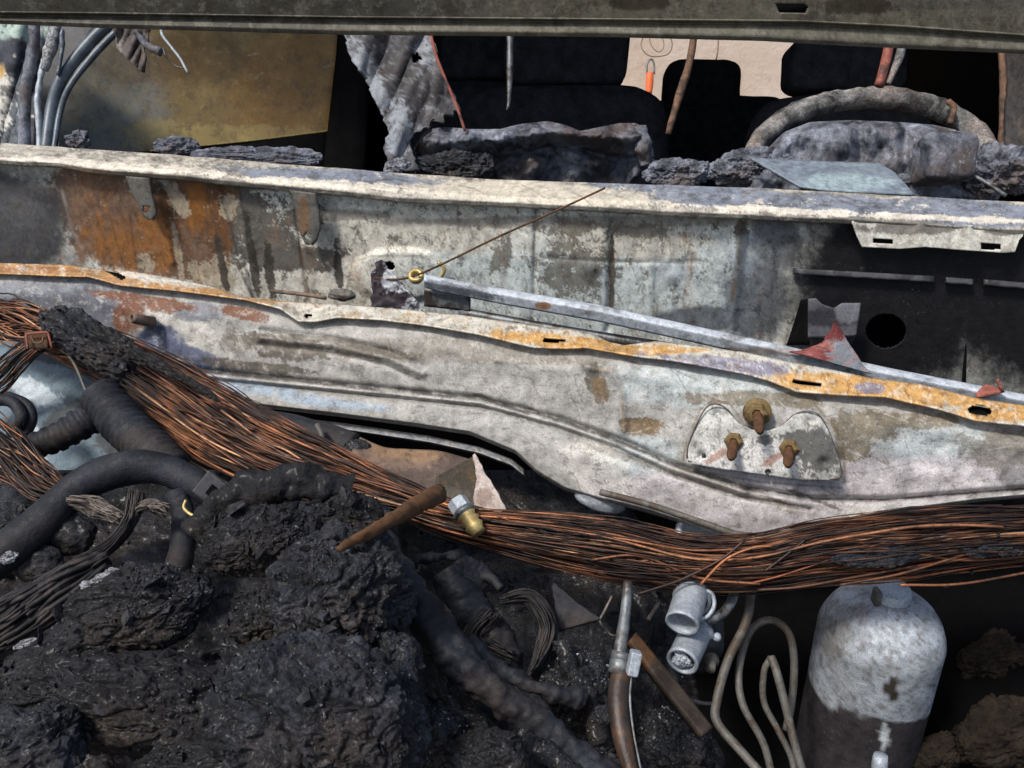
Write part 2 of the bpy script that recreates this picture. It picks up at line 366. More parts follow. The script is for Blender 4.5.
M = dict(
    dim=mat_metal('sooty_shade_metal', speck=0., rough=(.85, .95), metallic=0., spec=.06),
    metal=mat_metal('burnt_sheet_metal'),
    flange=mat_metal('flame_tinted_metal', speck=.3, rough=(.45, .7), metallic=.05),
    bonnetm=mat_metal('sooty_bonnet_paint', speck=.5, rough=(.5, .8), bumps=(.25, .0006)),
    char=mat_char('charred_foam', rough=(.4, .85), spec=.36, coat=.10, dark=(.0022, .0022, .0026), light=(.018, .018, .022), brown=(.026, .018, .012), ash=(.12, .125, .14)),
    char_blue=mat_char('charred_ashy_foam', rough=(.42, .85), spec=.42, coat=.10, dark=(.003, .0034, .005), light=(.028, .033, .046), ash=(.2, .215, .26), ashamt=.8, scale=1.2),
    tar=mat_char('molten_tar', dark=(.0018, .0018, .002), light=(.010, .011, .014), rough=(.2, .5), glint=.5, scale=1.3, coat=.2, spec=.5, ash=(.07, .075, .09), brown=(.014, .009, .006)),
    dash=mat_char('scorched_dashboard', mod=.45, spec=.35, rough=(.4, .8), dark=(.03, .032, .040), light=(.30, .32, .385), brown=(.07, .045, .03), ash=(.5, .54, .64), ashamt=.95, scale=1.1, bumpd=.002),  # bright bluish ash tone also puts the folds' highlights into the colour
    rubber=mat_char('burnt_rubber', mod=.35, spec=.3, rough=(.45, .75), dark=(.008, .009, .012), light=(.028, .031, .041), brown=(.03, .024, .02), bumpd=.0008, scale=1.4, ashamt=.25),
    copper=mat_copper('bare_copper', -.02), copper_dark=mat_copper('sooty_copper', -.13),
    strand=mat_plain('grey_strands', (.17, .14, .12), .6, .3, 80, .6, alt=(.03, .027, .025)),
    alu=mat_metal('ash_coated_aluminium', base=tuple(lin((172, 180, 188))), speck=.5, rough=(.4, .7), metallic=.35),
    steel=mat_plain('grey_steel', tuple(lin((120, 124, 126))), .45, .5, 70, .4, alt=tuple(lin((70, 60, 52)))),
    steel_dull=mat_plain('dull_pipe_steel', tuple(lin((96, 94, 88))), .6, .2, 90, .45, alt=tuple(lin((75, 62, 50)))),
    rust=mat_plain('rusty_steel', tuple(lin((96, 64, 36))), .85, .1, 90, .55, .001, alt=tuple(lin((58, 46, 36)))),
    brass=mat_plain('tarnished_brass', tuple(lin((190, 168, 110))), .45, .5, 120, .35),
    black=mat_plain('soot_and_shade_black', (.005, .005, .0055), .9, 0, 20, .4, spec=.05),
    seat=mat_plain('dark_seat_fabric', (.030, .030, .034), .95, 0, 30, .5, spec=.05),
    brown_sheet=mat_plain('scorched_brown_sheet', tuple(lin((120, 100, 86))), .75, .1, 40, .45, .001, alt=tuple(lin((78, 66, 60)))),
    wood=mat_plain('brown_strip', tuple(lin((112, 84, 66))), .8, 0, 60, .5, alt=tuple(lin((60, 48, 42)))),
    red=mat_plain('reddened_strip', tuple(lin((150, 84, 70))), .7, 0, 50, .4, alt=tuple(lin((60, 44, 40)))),
    orange=mat_plain('orange_handle', tuple(lin((225, 110, 60))), .6, 0, 6, .1),
    cable=mat_plain('grey_cable', tuple(lin((120, 105, 92))), .7, 0, 6, .2),
)
# far wall, ground, dusty pane
def far_wall_mat():
    m, t, b = newmat('plastered_wall'); v = coord(t)
    c = mixc(t, ramp(t, noise(t, v, 1.6, 8, .65), [(.35, 0.), (.65, 1.)]), tuple(lin((228, 204, 182))), tuple(lin((244, 230, 214))))
    c = mixc(t, ramp(t, noise(t, v, 9, 8, .7), [(.5, 0.), (.75, .35)]), c, tuple(lin((170, 140, 120))))
    t.links.new(c, b.inputs['Base Color']); b.inputs['Roughness'].default_value = .9; bump(t, b, noise(t, v, 25, 8, .7), .5, .01); return m
def ground_mat():
    m, t, b = newmat('concrete_ground'); v = coord(t)
    c = mixc(t, ramp(t, noise(t, v, 3, 8, .65), [(.35, 0.), (.65, 1.)]), (.12, .11, .1), (.22, .2, .18))
    t.links.new(c, b.inputs['Base Color']); b.inputs['Roughness'].default_value = .9; bump(t, b, noise(t, v, 60, 8, .7), .5, .005); return m
def pane_mat():
    m, t, b = newmat('sooty_window_glass'); v = coord(t)
    c = nn(t, 'ShaderNodeAttribute', attribute_name='Col').outputs['Color']
    n = noise(t, v, 9, 7, .6, .4); n2 = noise(t, v, 120, 6, .7)
    c = mixc(t, 1., c, ramp(t, n, [(.3, .72), (.7, 1.25)]), 'MULTIPLY')
    c = mixc(t, ramp(t, n2, [(.66, 0.), (.72, .5)]), c, tuple(lin((170, 150, 110))))
    t.links.new(c, b.inputs['Base Color']); b.inputs['Roughness'].default_value = .34; b.inputs['Specular IOR Level'].default_value = .5
    bump(t, b, n2, .15, .0008); return m
M['wall'] = far_wall_mat(); M['ground'] = ground_mat(); M['pane'] = pane_mat()
def box(c, s):
    x, y, z = c; a, b, d = [q / 2 for q in s]
    V = [(x + i * a, y + j * b, z + k * d) for i in (-1, 1) for j in (-1, 1) for k in (-1, 1)]
    return np.array(V), [(0, 1, 3, 2), (4, 6, 7, 5), (0, 4, 5, 1), (2, 3, 7, 6), (0, 2, 6, 4), (1, 5, 7, 3)]
def bevel(o, w, s=2):
    m = o.modifiers.new('bevel', 'BEVEL'); m.width = w; m.segments = s; m.limit_method = 'ANGLE'; return o
# ================================================================== SETTING
g = 60.
o = mesh('ground', [(-g, -g, 0), (g, -g, 0), (g, g, 0), (-g, g, 0)], [(0, 1, 2, 3)], M['ground'], smooth=False); tag(o, kind='structure')
V, F = box((0, 6.1, 1.6), (9, .2, 3.2))
tag(mesh('plaster_wall', V, F, M['wall'], smooth=False), 'pale pinkish plastered wall standing behind the burnt car', 'wall')
V, F = join([box((0, .36, .62), (1.7, 1.05, .02)), box((-.80, .42, .80), (.02, .9, .36)), box((.72, .42, .80), (.02, .9, .36)), box((0, -.14, .72), (1.6, .02, .2))])  # open black box, its side walls added to keep the bay dark
o = mesh('engine_bay_dark_box', V, F, M['black'], smooth=False); tag(o, kind='structure')
# ================================================================== CABIN SHELL
cs = thing('car_cabin', (0, 2.2, .6), 'soot-black cabin shell closed in to darken the burnt car seen through the windscreen opening', 'car cabin')
V, F = join([box((.3, 2.6, 1.92), (2.4, 2.6, .04))]); mesh('roof', V, F, M['black'], cs, smooth=False)  # roof, floor and sides added around the seats to keep the cabin dark
V, F = join([box((.3, 2.5, .5), (2.4, 2.7, .03))]); mesh('floor', V, F, M['black'], cs, smooth=False)
for x, y, l in ((-.86, 2.75, 2.1), (1.45, 2.5, 2.7)):
    V, F = box((x, y, 1.2), (.03, l, 1.45)); mesh('side_panel', V, F, M['black'], cs, smooth=False)
V, F = join([box((.25, 3.85, .62), (2.4, .03, .26)), box((-.30, 3.852, 1.30), (1.25, .03, 1.1)), box((1.42, 3.852, 1.30), (.2, .03, 1.1)), box((.25, 3.854, 1.75), (2.4, .03, .4))]); o = mesh('rear_panel', V, F, M['black'], cs, smooth=False)
V, F = join([box((0, 1.12, .75), (1.6, .03, .62))]); mesh('dashboard_bulkhead', V, F, M['black'], cs, smooth=False)
# ---- seats
def rbox(name, x0, y0, x1, y1, t, dz, mat, parent, p=.35, seed=0):
    cx, cy, rx, ry = (x0 + x1) / 2, (y0 + y1) / 2, (x1 - x0) / 2, (y1 - y0) / 2
    v, f = ico(4); u = np.sign(v) * np.abs(v) ** p; k = t / FPX
    u = u * np.array([rx * k, ry * k, dz]); u = u + (fbm(u, 12, 3, seed) * .008)[:, None] * v
    V = at(np.float64(cx), np.float64(cy), np.float64(t)) + u[:, :1] * Rv + u[:, 1:2] * Uv - u[:, 2:] * Fv
    return mesh(name, V, f, mat, parent)
def seat(t, head, back, posts, label):
    s = rbox('car_seat', *back, t + .03, .07, M['seat'], cs, .5); s['label'] = label
    rbox('headrest', *head, t, .05, M['seat'], s, .4)
    for x in posts: tube('headrest_post', [(x, head[3] - 4, t + .02), (x, back[1] + 8, t + .02)], 1.6, M['steel'], s, 8, 4)
seat(2.15, (503, 20, 628, 88), (455, 88, 668, 220), (609, ), 'black burnt front seat left of the bright gap, with the widest headrest')
seat(2.3, (440, 10, 545, 84), (400, 84, 560, 220), (472, 527), 'black burnt seat behind the torn sheet, its headrest posts glinting')
seat(3.1, (664, 63, 739, 110), (640, 98, 800, 200), (), 'small black middle seat back seen against the pale wall')
seat(2.0, (786, 40, 903, 95), (745, 98, 930, 240), (), 'black burnt seat directly behind the steering wheel')
# ---- cable loops and orange hook on the wall
hk = thing('hanging_cable', at(653., 40., 5.42), 'thin cable loops hanging on the pale wall above an orange handle', 'cable')
tube('cable_loop', [(648, 28, 5.42), (641, 45, 5.42), (650, 56, 5.42), (668, 54, 5.42), (672, 42, 5.42), (664, 30, 5.42)], .6, M['cable'], hk, 6, 30)
tube('cable_loop', [(652, 26, 5.42), (650, 42, 5.42), (658, 52, 5.42), (664, 46, 5.42), (660, 30, 5.42)], .5, M['cable'], hk, 6, 30)
tube('hook', [(647, 74, 5.42), (647, 64, 5.42), (651, 59, 5.42), (654, 64, 5.42), (654, 74, 5.42)], 1.1, M['steel'], hk, 6, 16)
tube('orange_handle', [(650, 73, 5.40), (649, 94, 5.40)], [3.4, 4.2, 3.8, 3], M['orange'], hk, 10, 10)
tag(tube('hanging_wire', [(719, 20, 5.42), (718, 48, 5.42), (716, 60, 5.42)], .8, M['cable'], None, 6, 8), 'short dark wire hanging on the pale wall over the middle headrest', 'wire')
# ---- left window pane
def pane_paint(px, py, P):
    c = layers(px, py, P, (140, 120, 80), [((140, 142, 136), [(100, 100, 70, 70)], 8, .3, .5, .85), ((110, 86, 54), [(170, 60, 70, 28)], 12, .5, .5, .6), ((160, 118, 60), [(290, 90, 60, 60)], 12, .4, .5, .6), ((190, 170, 110), [(220, 135, 90, 12), (160, 130, 50, 12)], 30, .7, .3, .6), ((96, 84, 66), None, 40, .9, .3, .5), ((180, 158, 108), None, 60, .6, .3, .35)])
    scratches(c, px, py, (200, 50, 330, 110), 7, 3, (204, 190, 150), .7, (4, 12), (-1.2, .2), .5); return c
pn = thing('side_window', at(220., 90., 1.5), 'sooty bronze-tinted side window pane glimpsed left of the torn sheet', 'car window')
patch('glass_pane', [(50, 10, 1.35), (200, 10, 1.5), (346, 10, 1.62)], [(60, 160, 1.32), (150, 151, 1.42), (250, 141, 1.52), (330, 131, 1.6)], M['pane'], nu=220, nv=100, paint=pane_paint, thick=.004, parent=pn)
patch('window_frame', [(346, 0, 1.62), (341, 60, 1.62), (330, 132, 1.6), (325, 180, 1.58)], [(372, 0, 1.6), (372, 60, 1.6), (368, 132, 1.6), (365, 180, 1.58)], M['black'], nu=20, nv=4, thick=.02, parent=pn)
patch('window_sill', [(100, 158, 1.36), (150, 152, 1.41), (250, 142, 1.51), (332, 132, 1.59)], [(100, 190, 1.34), (150, 190, 1.39), (250, 190, 1.49), (332, 190, 1.57)], M['black'], nu=20, nv=4, thick=.02, parent=pn)
tube('scratched_edge', [(150, 151, 1.41), (250, 141, 1.51), (329, 131, 1.59), (338, 80, 1.6), (345, 40, 1.6)], 1.0, M['brass'], pn, 6, 30, sm=False)
# ================================================================== BONNET
def bon_paint(px, py, P):
    c = layers(px, py, P, (112, 109, 96), [((78, 76, 70), [(120, 0, 260, 40), (360, 10, 120, 12)], 10, .35, .4, .8), ((128, 122, 104), [(700, 5, 160, 20), (930, 20, 120, 12)], 12, .5, .3, .6),
        ((66, 60, 48), None, 16, .9, .25, .55), ((152, 148, 134), None, 30, .8, .15, .4), ((60, 54, 40), [(860, 6, 40, 9), (640, 3, 40, 7)], 20, .6, .3, .8)])
    return c
bn = thing('bonnet', at(512., 0., .9), 'raised sooty olive-grey bonnet, its rear edge crossing the top of the view', 'bonnet')
dB = plane_through(at(0., 20., .95), at(1024., 40., .80), math.radians(-18))
l1 = [(0, 13), (100, 14), (350, 18), (600, 20), (800, 22), (900, 27), (1024, 36)]
l2 = [(0, 24), (100, 28), (350, 35), (600, 37), (760, 41), (850, 46), (1024, 54)]
sh = lambda c, d: [(x, y + d) for x, y in c]
ext = lambda c: [(-60, c[0][1])] + c + [(1084, c[-1][1])]
rows('outer_skin', [(ext(sh(l1, -150)), 0), (ext(sh(l1, -40)), 0), (ext(sh(l1, -4)), .0), (ext(l1), .0)], M['bonnetm'], (-60, 1084), 1, [6, 30, 4], dB, parent=bn, paint=bon_paint, holes=[[(775, 4), (779, 3), (805, 4), (808, 7), (806, 13), (779, 13)]], thick=.0015)
rows('rolled_hem', [(ext(sh(l1, -.5)), .001), (ext(sh(l1, 2)), -.006), (ext(sh(l1, 5)), -.002), (ext([(x, y - 4) for x, y in l2]), .006), (ext(sh(l2, -1)), .004), (ext(l2), -.004), (ext(sh(l2, -2)), -.014)], M['bonnetm'], (-60, 1084), 2, 3, dB, parent=bn, paint=lambda a, b, P: bon_paint(a, b, P) * .8, thick=.0015)
V, F = join([box((0, 0, 0), (.06, .004, .02))]); V = V + at(792., 8., .90); mesh('slot_dark_backing', V, F, M['black'], bn)  # black block added so the slot looks dark inside
# ================================================================== WINDSCREEN RAIL AND SCUTTLE WALL
ct = thing('windscreen_scuttle', at(512., 250., PR(512., 250.)), 'scorched pale scuttle panel with ash-white top rail running the full width below the windscreen', 'scuttle panel')
ru = [(-20, 143), (0, 143), (150, 153), (300, 165), (400, 173), (500, 180), (640, 184), (760, 188), (900, 196), (1024, 202), (1044, 204)]
rl = [(-20, 164), (0, 165), (60, 168), (85, 173), (105, 175), (180, 181), (250, 188), (350, 197), (400, 203), (500, 207), (600, 212), (680, 217), (860, 225), (1024, 236), (1044, 237)]
mid = [(x, np.interp(x, [a[0] for a in ru], [a[1] for a in ru]) * .52 + .48 * y) for x, y in rl]
def rail_paint(px, py, P):
    c = layers(px, py, P, (186, 180, 168), [((120, 116, 110), None, 22, 1., .25, .7, (2.5, 1)), ((212, 206, 192), None, 35, .9, .16, .8, (2, 1)),
        ((128, 138, 156), [(330, 176, 110, 8, .06), (860, 206, 260, 10, .05), (980, 213, 120, 14, .06), (690, 190, 100, 6, .05)], 30, .45, .12, .85, (2.5, 1)),
        ((150, 122, 92), [(90, 172, 40, 4, .1), (150, 177, 70, 3, .1)], 30, .4, .2, .7), ((70, 66, 62), None, 70, 1.1, .1, .5, (3, 1)),
        ((216, 208, 190), [(540, 194, 110, 12, .05)], 25, .3, .2, .75), ((96, 92, 86), [(200, 181, 120, 4, .08), (860, 222, 80, 6)], 30, .5, .2, .6, (2, 1)), ((224, 216, 202), [(860, 214, 200, 3, .05), (330, 184, 120, 4, .07), (120, 166, 110, 4, .07)], 60, .9, .1, .85, (2.5, 1))])
    scratches(c, px, py, (0, 150, 1024, 220), 110, 8, (84, 78, 74), .6, (6, 40), (-.2, .5)); scratches(c, px, py, (560, 180, 760, 200), 14, 9, (120, 104, 90), .8, (20, 45), (-.9, -.6), .5); return c
tk = dict(parent=ct, paint=rail_paint)
rows('top_rail', [(sh(ru, 7), -.09), (sh(ru, 1), -.05), (ru, -.035), (mid, -.002), (sh(mid, 3), .004), (sh(rl, -5), .008), (sh(rl, -1), .0055), (rl, -.001), (sh(rl, -3), -.012)], M['metal'], (-20, 1044), 1, [3, 4, 16, 6, 6, 5, 4, 3], PR, sm=8, thick=.001, rough=.0022, rfr=25, seed=2, **tk)
# slotted tab hanging from the rail on the right
tb = [(853, 222), (857, 236), (862, 247), (900, 249), (925, 247), (960, 250), (1004, 253), (1015, 252), (1019, 240), (1023, 236)]
tt_ = [(853, 219), (1023, 228)]
tabp = lambda px, py, P: layers(px, py, P, (214, 212, 200), [((90, 84, 78), [(905, 228, 50, 7), (1000, 231, 20, 5)], 30, .5, .2, .8), ((150, 145, 135), None, 40, .9, .2, .6)])
rows('slotted_tab', [(tt_, .006), (tb, .008)], M['metal'], (853, 1023), 1, 24, PR, sm=0, parent=ct, paint=tabp, holes=[[(873, 238), (893, 239), (893, 244), (873, 243)], [(981, 243), (1001, 244), (1001, 250), (981, 249)]], thick=.0015,
     relief=lambda x, y: .002 * np.exp(-((x - 920) / 5.) ** 2) + .002 * np.exp(-((x - 968) / 5.) ** 2))
# scuttle wall
def wall_relief(x, y):
    r = np.zeros(x.shape)
    for pts, w, h in [([(612, 222), (612, 232), (608, 330)], 3.5, -.004), ([(536, 212), (533, 330)], 3, -.0025), ([(742, 218), (730, 340)], 6, .004), ([(470, 210), (498, 240), (500, 330)], 5, .0022), ([(80, 180), (110, 262)], 3, .002),
                      ([(155, 178), (172, 262)], 4, .003), ([(222, 186), (240, 235), (256, 300)], 3, -.003), ([(293, 190), (312, 320)], 3, -.003), ([(540, 257), (608, 262), (700, 262)], 2.5, -.0012), ([(650, 236), (648, 330)], 6, .002), ([(668, 216), (672, 250), (668, 262)], 3, .0015), ([(240, 190), (252, 320)], 10, .003),
                      ([(780, 222), (776, 340)], 7, -.003)]:
        r += h * np.exp(-(seg_d(x, y, pts) / w) ** 2)
    r += .006 * ss(1.15, .85, np.hypot((x - 400) / 48., (y - 275) / 26.))          # raised pad
    r += .003 * np.exp(-((x - 590) / 9.) ** 2 - ((y - 268) / 8.) ** 2) + .003 * np.exp(-((x - 672) / 8.) ** 2 - ((y - 277) / 8.) ** 2)
    r += .004 * ss(0, 1, (x - 500) / 25.) * ss(1, 0, (x - 600) / 20.)
    return r
def wall_paint(px, py, P):
    c = layers(px, py, P, (216, 217, 208), [
        ((176, 192, 196), [(560, 300, 180, 50), (700, 290, 60, 60), (480, 290, 70, 40)], 14, .4, .3, .55),
        ((205, 200, 186), [(420, 230, 90, 24), (640, 240, 90, 20), (220, 285, 70, 26), (330, 280, 40, 40)], 18, .5, .25, .8),
        ((78, 72, 64), [(250, 225, 60, 36, .2), (208, 205, 60, 30), (285, 255, 50, 14)], 26, .75, .14, .9),
        ((96, 92, 84), None, 60, .6, .14, .6, (1, 2)),
        ((104, 70, 44), [(120, 215, 78, 52, .5), (195, 220, 44, 60, .2)], 14, .4, .2, .92),
        ((144, 94, 42), [(118, 250, 36, 24, .9), (152, 250, 22, 34, .2), (198, 205, 12, 32), (85, 245, 8, 24, .3)], 28, .7, .6, .8, (1, 2.5)),
        ((176, 164, 142), [(178, 200, 8, 20, -.5), (145, 264, 9, 9), (178, 250, 4, 36, -.15), (212, 278, 22, 18), (228, 205, 9, 14)], 60, .8, .07, .85),
        ((56, 56, 60), [(10, 225, 62, 60, .2)], 12, .2, .4, .96), ((104, 104, 106), [(20, 212, 24, 16, .4), (74, 262, 12, 30, .6)], 16, .5, .7, .5),
        ((84, 78, 66), [(575, 268, 36, 24), (640, 232, 34, 7), (570, 228, 26, 10), (500, 256, 9, 18), (570, 285, 24, 14)], 60, 1.1, .06, .75),
        ((60, 56, 48), [(612, 280, 3, 46), (742, 245, 7, 30), (222, 265, 4, 34, -.2), (252, 255, 4, 45, -.15), (270, 270, 5, 30, -.1), (338, 265, 4, 24, -.1)], 45, .6, .12, .9),
        ((58, 64, 76), [(756, 300, 34, 46), (776, 235, 26, 40), (700, 318, 50, 12)], 14, .3, .35, .8),
        ((112, 104, 92), [(590, 222, 200, 6), (345, 215, 40, 6)], 20, .4, .3, .6),
        ((150, 160, 168), [(745, 255, 18, 20), (672, 272, 20, 12)], 20, .5, .3, .5),
        ((20, 20, 24), [(900, 290, 112, 120), (1030, 280, 120, 120)], 10, .16, .5, 1.)])
    for pts, w, col_, st in ([(612, 235), (611, 270), (608, 325)], 2.0, (74, 58, 42), .9), ([(536, 208), (534, 240), (533, 300)], 1.4, (80, 82, 80), .7), ([(540, 257), (608, 261), (700, 263)], 1., (100, 100, 96), .7), ([(655, 262), (652, 330)], 1.2, (110, 116, 118), .6), \
        ([(742, 222), (738, 262), (732, 300)], 2.2, (88, 70, 52), .8), ([(293, 190), (300, 250), (312, 310)], 1.3, (110, 78, 54), .8), ([(222, 200), (232, 230), (240, 270), (254, 300)], 1.8, (60, 58, 56), .85), ([(240, 190), (247, 240), (256, 298)], 1.2, (60, 58, 54), .8), ([(110, 215), (122, 262)], 1., (90, 60, 36), .7), ([(345, 300), (352, 262), (372, 256), (430, 256), (444, 266)], 1.2, (120, 106, 88), .7), \
        ([(500, 225), (505, 300)], 1.1, (176, 130, 110), .5), ([(668, 225), (671, 255), (650, 258)], .9, (110, 108, 100), .6), ([(62, 190), (72, 230), (92, 270)], 1.5, (150, 148, 144), .5), ([(130, 215), (136, 262)], 1.2, (70, 44, 26), .6): pline(c, px, py, pts, w, col_, st)
    scratches(c, px, py, (150, 200, 780, 330), 60, 5, (92, 88, 80), .6, (5, 26), (.9, 2.2)); scratches(c, px, py, (60, 190, 230, 280), 40, 6, (150, 96, 40), .6, (8, 30), (1., 1.7), .8)
    return c
wt = sh(rl, -6)
wb = [(-20, 330), (200, 340), (512, 372), (1044, 450)]
hole = ell(886, 331, 20, 17, 0, 28)
rows('scuttle_wall', [(wt, -.010), (wb, -.018)], M['metal'], (-20, 1044), 1, 150, PR, sm=5, parent=ct, paint=wall_paint, relief=wall_relief, holes=[hole, ell(389, 266, 6, 4.5, .1)], thick=.0015)
rows('hole_dark_backing', [([(840, 290), (930, 290)], -.07), ([(840, 380), (930, 380)], -.07)], M['black'], (840, 930), 10, 4, PR, parent=ct)  # black sheets added behind the holes to give them a dark inside
rows('hole_dark_backing', [([(375, 255), (405, 255)], -.03), ([(375, 280), (405, 280)], -.03)], M['black'], (375, 405), 10, 4, PR, parent=ct)
def onR(pts, off): return [(x, y, float(PR(float(x), float(y), off))) for x, y in pts]
def onB(pts, off): return [(x, y, float(PB(float(x), float(y), off))) for x, y in pts]
# ledge and box on the black right section
M['soot_grey'] = mat_plain('sooty_plastic', tuple(lin((62, 62, 66))), .5, .0, 60, .4, alt=tuple(lin((28, 28, 30))))
for a, b in (((793, 268), (934, 276)), ((946, 277), (973, 279)), ((984, 279), (1040, 284))):
    patch('ledge_strip', onR([a, b], -.006), onR([(a[0], a[1] + 6), (b[0], b[1] + 6)], -.004), M['soot_grey'], nu=12, nv=4, parent=ct, thick=.004)
for (x0, y0), (x1, y1) in (((968, 285), (962, 420)),): tube('vertical_swage', onR([(x0, y0), (x1, y1)], -.016), 2.2, M['black'], ct, 8, 8)
bxp = lambda px, py, P: layers(px, py, P, (86, 86, 92), [((40, 40, 44), [(842, 300, 14, 12), (830, 318, 40, 9)], 30, .3, .3, .9), ((120, 122, 128), [(850, 310, 14, 14, .5)], 40, .4, .3, .7)])
patch('box_bracket', onR([(808, 299), (816, 298), (822, 304), (834, 308), (842, 303), (861, 303)], .012), onR([(808, 338), (826, 338), (842, 337), (856, 336)], .018), M['metal'], nu=30, nv=16, parent=ct, paint=bxp, thick=.002)
patch('box_bracket_base', onR([(808, 337), (856, 335)], .018), onR([(809, 346), (852, 346)], -.005), M['soot_grey'], nu=10, nv=4, parent=ct, thick=.002)
patch('box_bracket_side', onR([(808, 299), (808, 345)], .012), onR([(800, 300), (786, 345)], -.016), M['black'], nu=10, nv=4, parent=ct, thick=.002)
# hanging tongues under the rail
brp = lambda px, py, P: layers(px, py, P, (104, 102, 96), [((70, 66, 60), None, 40, .9, .2, .7), ((120, 90, 60), [(305, 215, 5, 20)], 30, .6, .2, .7)])
for pa, pb, hx in (([(127, 176), (134, 195), (141, 208), (145, 216), (150, 219)], [(150, 178), (153, 195), (156, 208), (157, 214), (153, 219)], (147, 209)), ([(291, 190), (298, 215), (301, 232), (306, 242), (310, 244)], [(316, 193), (320, 212), (321, 228), (317, 240), (312, 244)], (308, 236))):
    patch('rail_tongue', onR(pa, .004), onR(pb, .008), M['metal'], nu=30, nv=10, parent=ct, paint=brp, thick=.002, bulge=.004, holes=[ell(*hx, 3.5, 4)])
# washer jet pad details
tube('loop_eyelet', onR([(438, 262), (444, 268), (443, 274), (438, 279), (432, 281)], .008), 2.0, M['brass'], ct, 8, 14)
tube('small_tab', onR([(271, 291), (300, 294), (326, 298)], .004), 2.2, M['brown_sheet'], ct, 6, 10)
lump('mud_blob', 342, 295, 14, 6, float(PR(342., 295., .01)), s=4, mat=M['steel_dull'], parent=ct, fine=.1)
# melted shard standing on the scuttle
shp = lambda px, py, P: layers(px, py, P, (196, 200, 206), [((52, 42, 48), [(378, 285, 9, 26), (392, 300, 20, 9)], 60, .5, .15, .95), ((48, 42, 52), None, 70, 1., .1, .9), ((225, 228, 232), [(392, 278, 9, 12, .6)], 60, .3, .2, .8)])
patch('melted_shard', onR([(370, 316), (371, 295), (373, 275), (376, 262)], .03), onR([(424, 314), (414, 298), (402, 286), (390, 272), (379, 260)], .04), M['metal'], nu=40, nv=22, paint=shp, jag=3, rough=.003, rfr=160, thick=.003)
tag(bpy.data.objects['melted_shard'], 'jagged purple-black and white melted shard on the scuttle wall beside the brass grommet', 'melted fragment')
# wire with grommet
wr = thing('bonnet_stay_wire', at(418., 277., float(PR(418., 277., .03))), 'thin rusty wire slanting up from a round brass grommet to the rail', 'wire')
q = [(374, 278, float(PR(374., 278., .03))), (414, 276, float(PR(414., 276., .045))), (500, 236, float(PR(500., 236., .05))), (560, 209, float(PR(560., 209., .04))), (605, 188, float(PR(605., 188., .02)))]
tube('wire', q, 1.1, M['rust'], wr, 8, 40)
gc = at(416., 276., float(PR(416., 276., .04))); lathe('grommet', gc, -Fv + .45 * Uv, [(.0035, -.004), (.0078, -.004), (.0088, .0), (.0078, .003), (.0048, .0035), (.0034, .001), (.0034, -.004)], M['brass'], wr, 28)
# ================================================================== BRACE BAR
bp = lambda px, py, P: layers(px, py, P, (196, 204, 212), [((120, 116, 114), None, 22, .9, .2, .75, (2.5, 1)), ((188, 196, 204), None, 26, .9, .14, .7, (3, 1)), ((158, 112, 70), [(543, 306, 8, 4)], 40, .2, .2, .9), ((120, 96, 70), [(760, 352, 50, 5)], 30, .6, .2, .6), ((70, 74, 84), [(450, 288, 40, 5, .2)], 30, .6, .2, .7)])
br = thing('wiper_link_bar', at(720., 340., PR(720., 340.)), 'long flattened grey metal bar lying diagonally between the scuttle and the flange', 'metal bar')
c1 = [(424, 275), (440, 278), (500, 289), (600, 306), (700, 328), (800, 350), (900, 371), (1024, 395), (1044, 399)]
def dBar(x, y, off=0.): return (PR(x, y) * .45 + PB(x, y) * .55) - off - .0
rows('bar', [(sh(c1, -1), -.006), (sh(c1, 0), 0), (sh(c1, 5), .006), (sh(c1, 8), .005), ([(424, 287), (440, 292), (500, 304), (600, 322), (700, 344), (800, 366), (900, 388), (1024, 408), (1044, 412)], .002)], M['metal'], (424, 1044), 2, 4, dBar, parent=br, paint=bp, thick=.002, vs='smooth')
rows('bar_end_plate', [([(422, 288), (470, 297)], -.004), ([(422, 306), (470, 312)], -.008)], M['steel'], (424, 470), 2, 6, dBar, parent=br, thick=.002, rough=.001)
tube('rear_tube', [(x, y, float(dBar(float(x), float(y), -.012))) for x, y in [(460, 312), (560, 330), (700, 352)]], 5, M['steel'], br, 10, 20)
rp = lambda px, py, P: layers(px, py, P, (126, 66, 64), [((150, 162, 170), [(852, 358, 26, 20)], 50, .5, .2, .9), ((186, 130, 120), None, 70, 1., .1, .6), ((120, 56, 56), [(833, 330, 10, 12)], 40, .3, .3, .6)])
def dd(pts, off): return [(x, y, float(dBar(float(x), float(y), off))) for x, y in pts]
patch('torn_red_shard', dd([(789, 351), (805, 350), (822, 342), (830, 332), (834, 322)], .008), dd([(872, 374), (864, 366), (855, 352), (846, 338), (836, 321)], .012), M['metal'], nu=40, nv=20, paint=rp, thick=.0015, bulge=.006, jag=1.2)
tag(bpy.data.objects['torn_red_shard'], 'pointed dark-red and grey torn shard standing up on the bar, left of the round hole', 'torn fragment')
o = patch('red_fragment', dd([(975, 394), (985, 384), (994, 386)], .008), dd([(977, 398), (992, 396), (1006, 392)], .01), M['red'], nu=10, nv=5, thick=.002); o = o
tag(o, 'tiny red flake caught at the right end of the bar', 'torn fragment')
tag(tube('red_splinter', dd([(1003, 392), (999, 384), (997, 379)], .01), 1.6, M['red'], None, 6, 6), 'tiny red splinter sticking up beside the red flake', 'torn fragment')
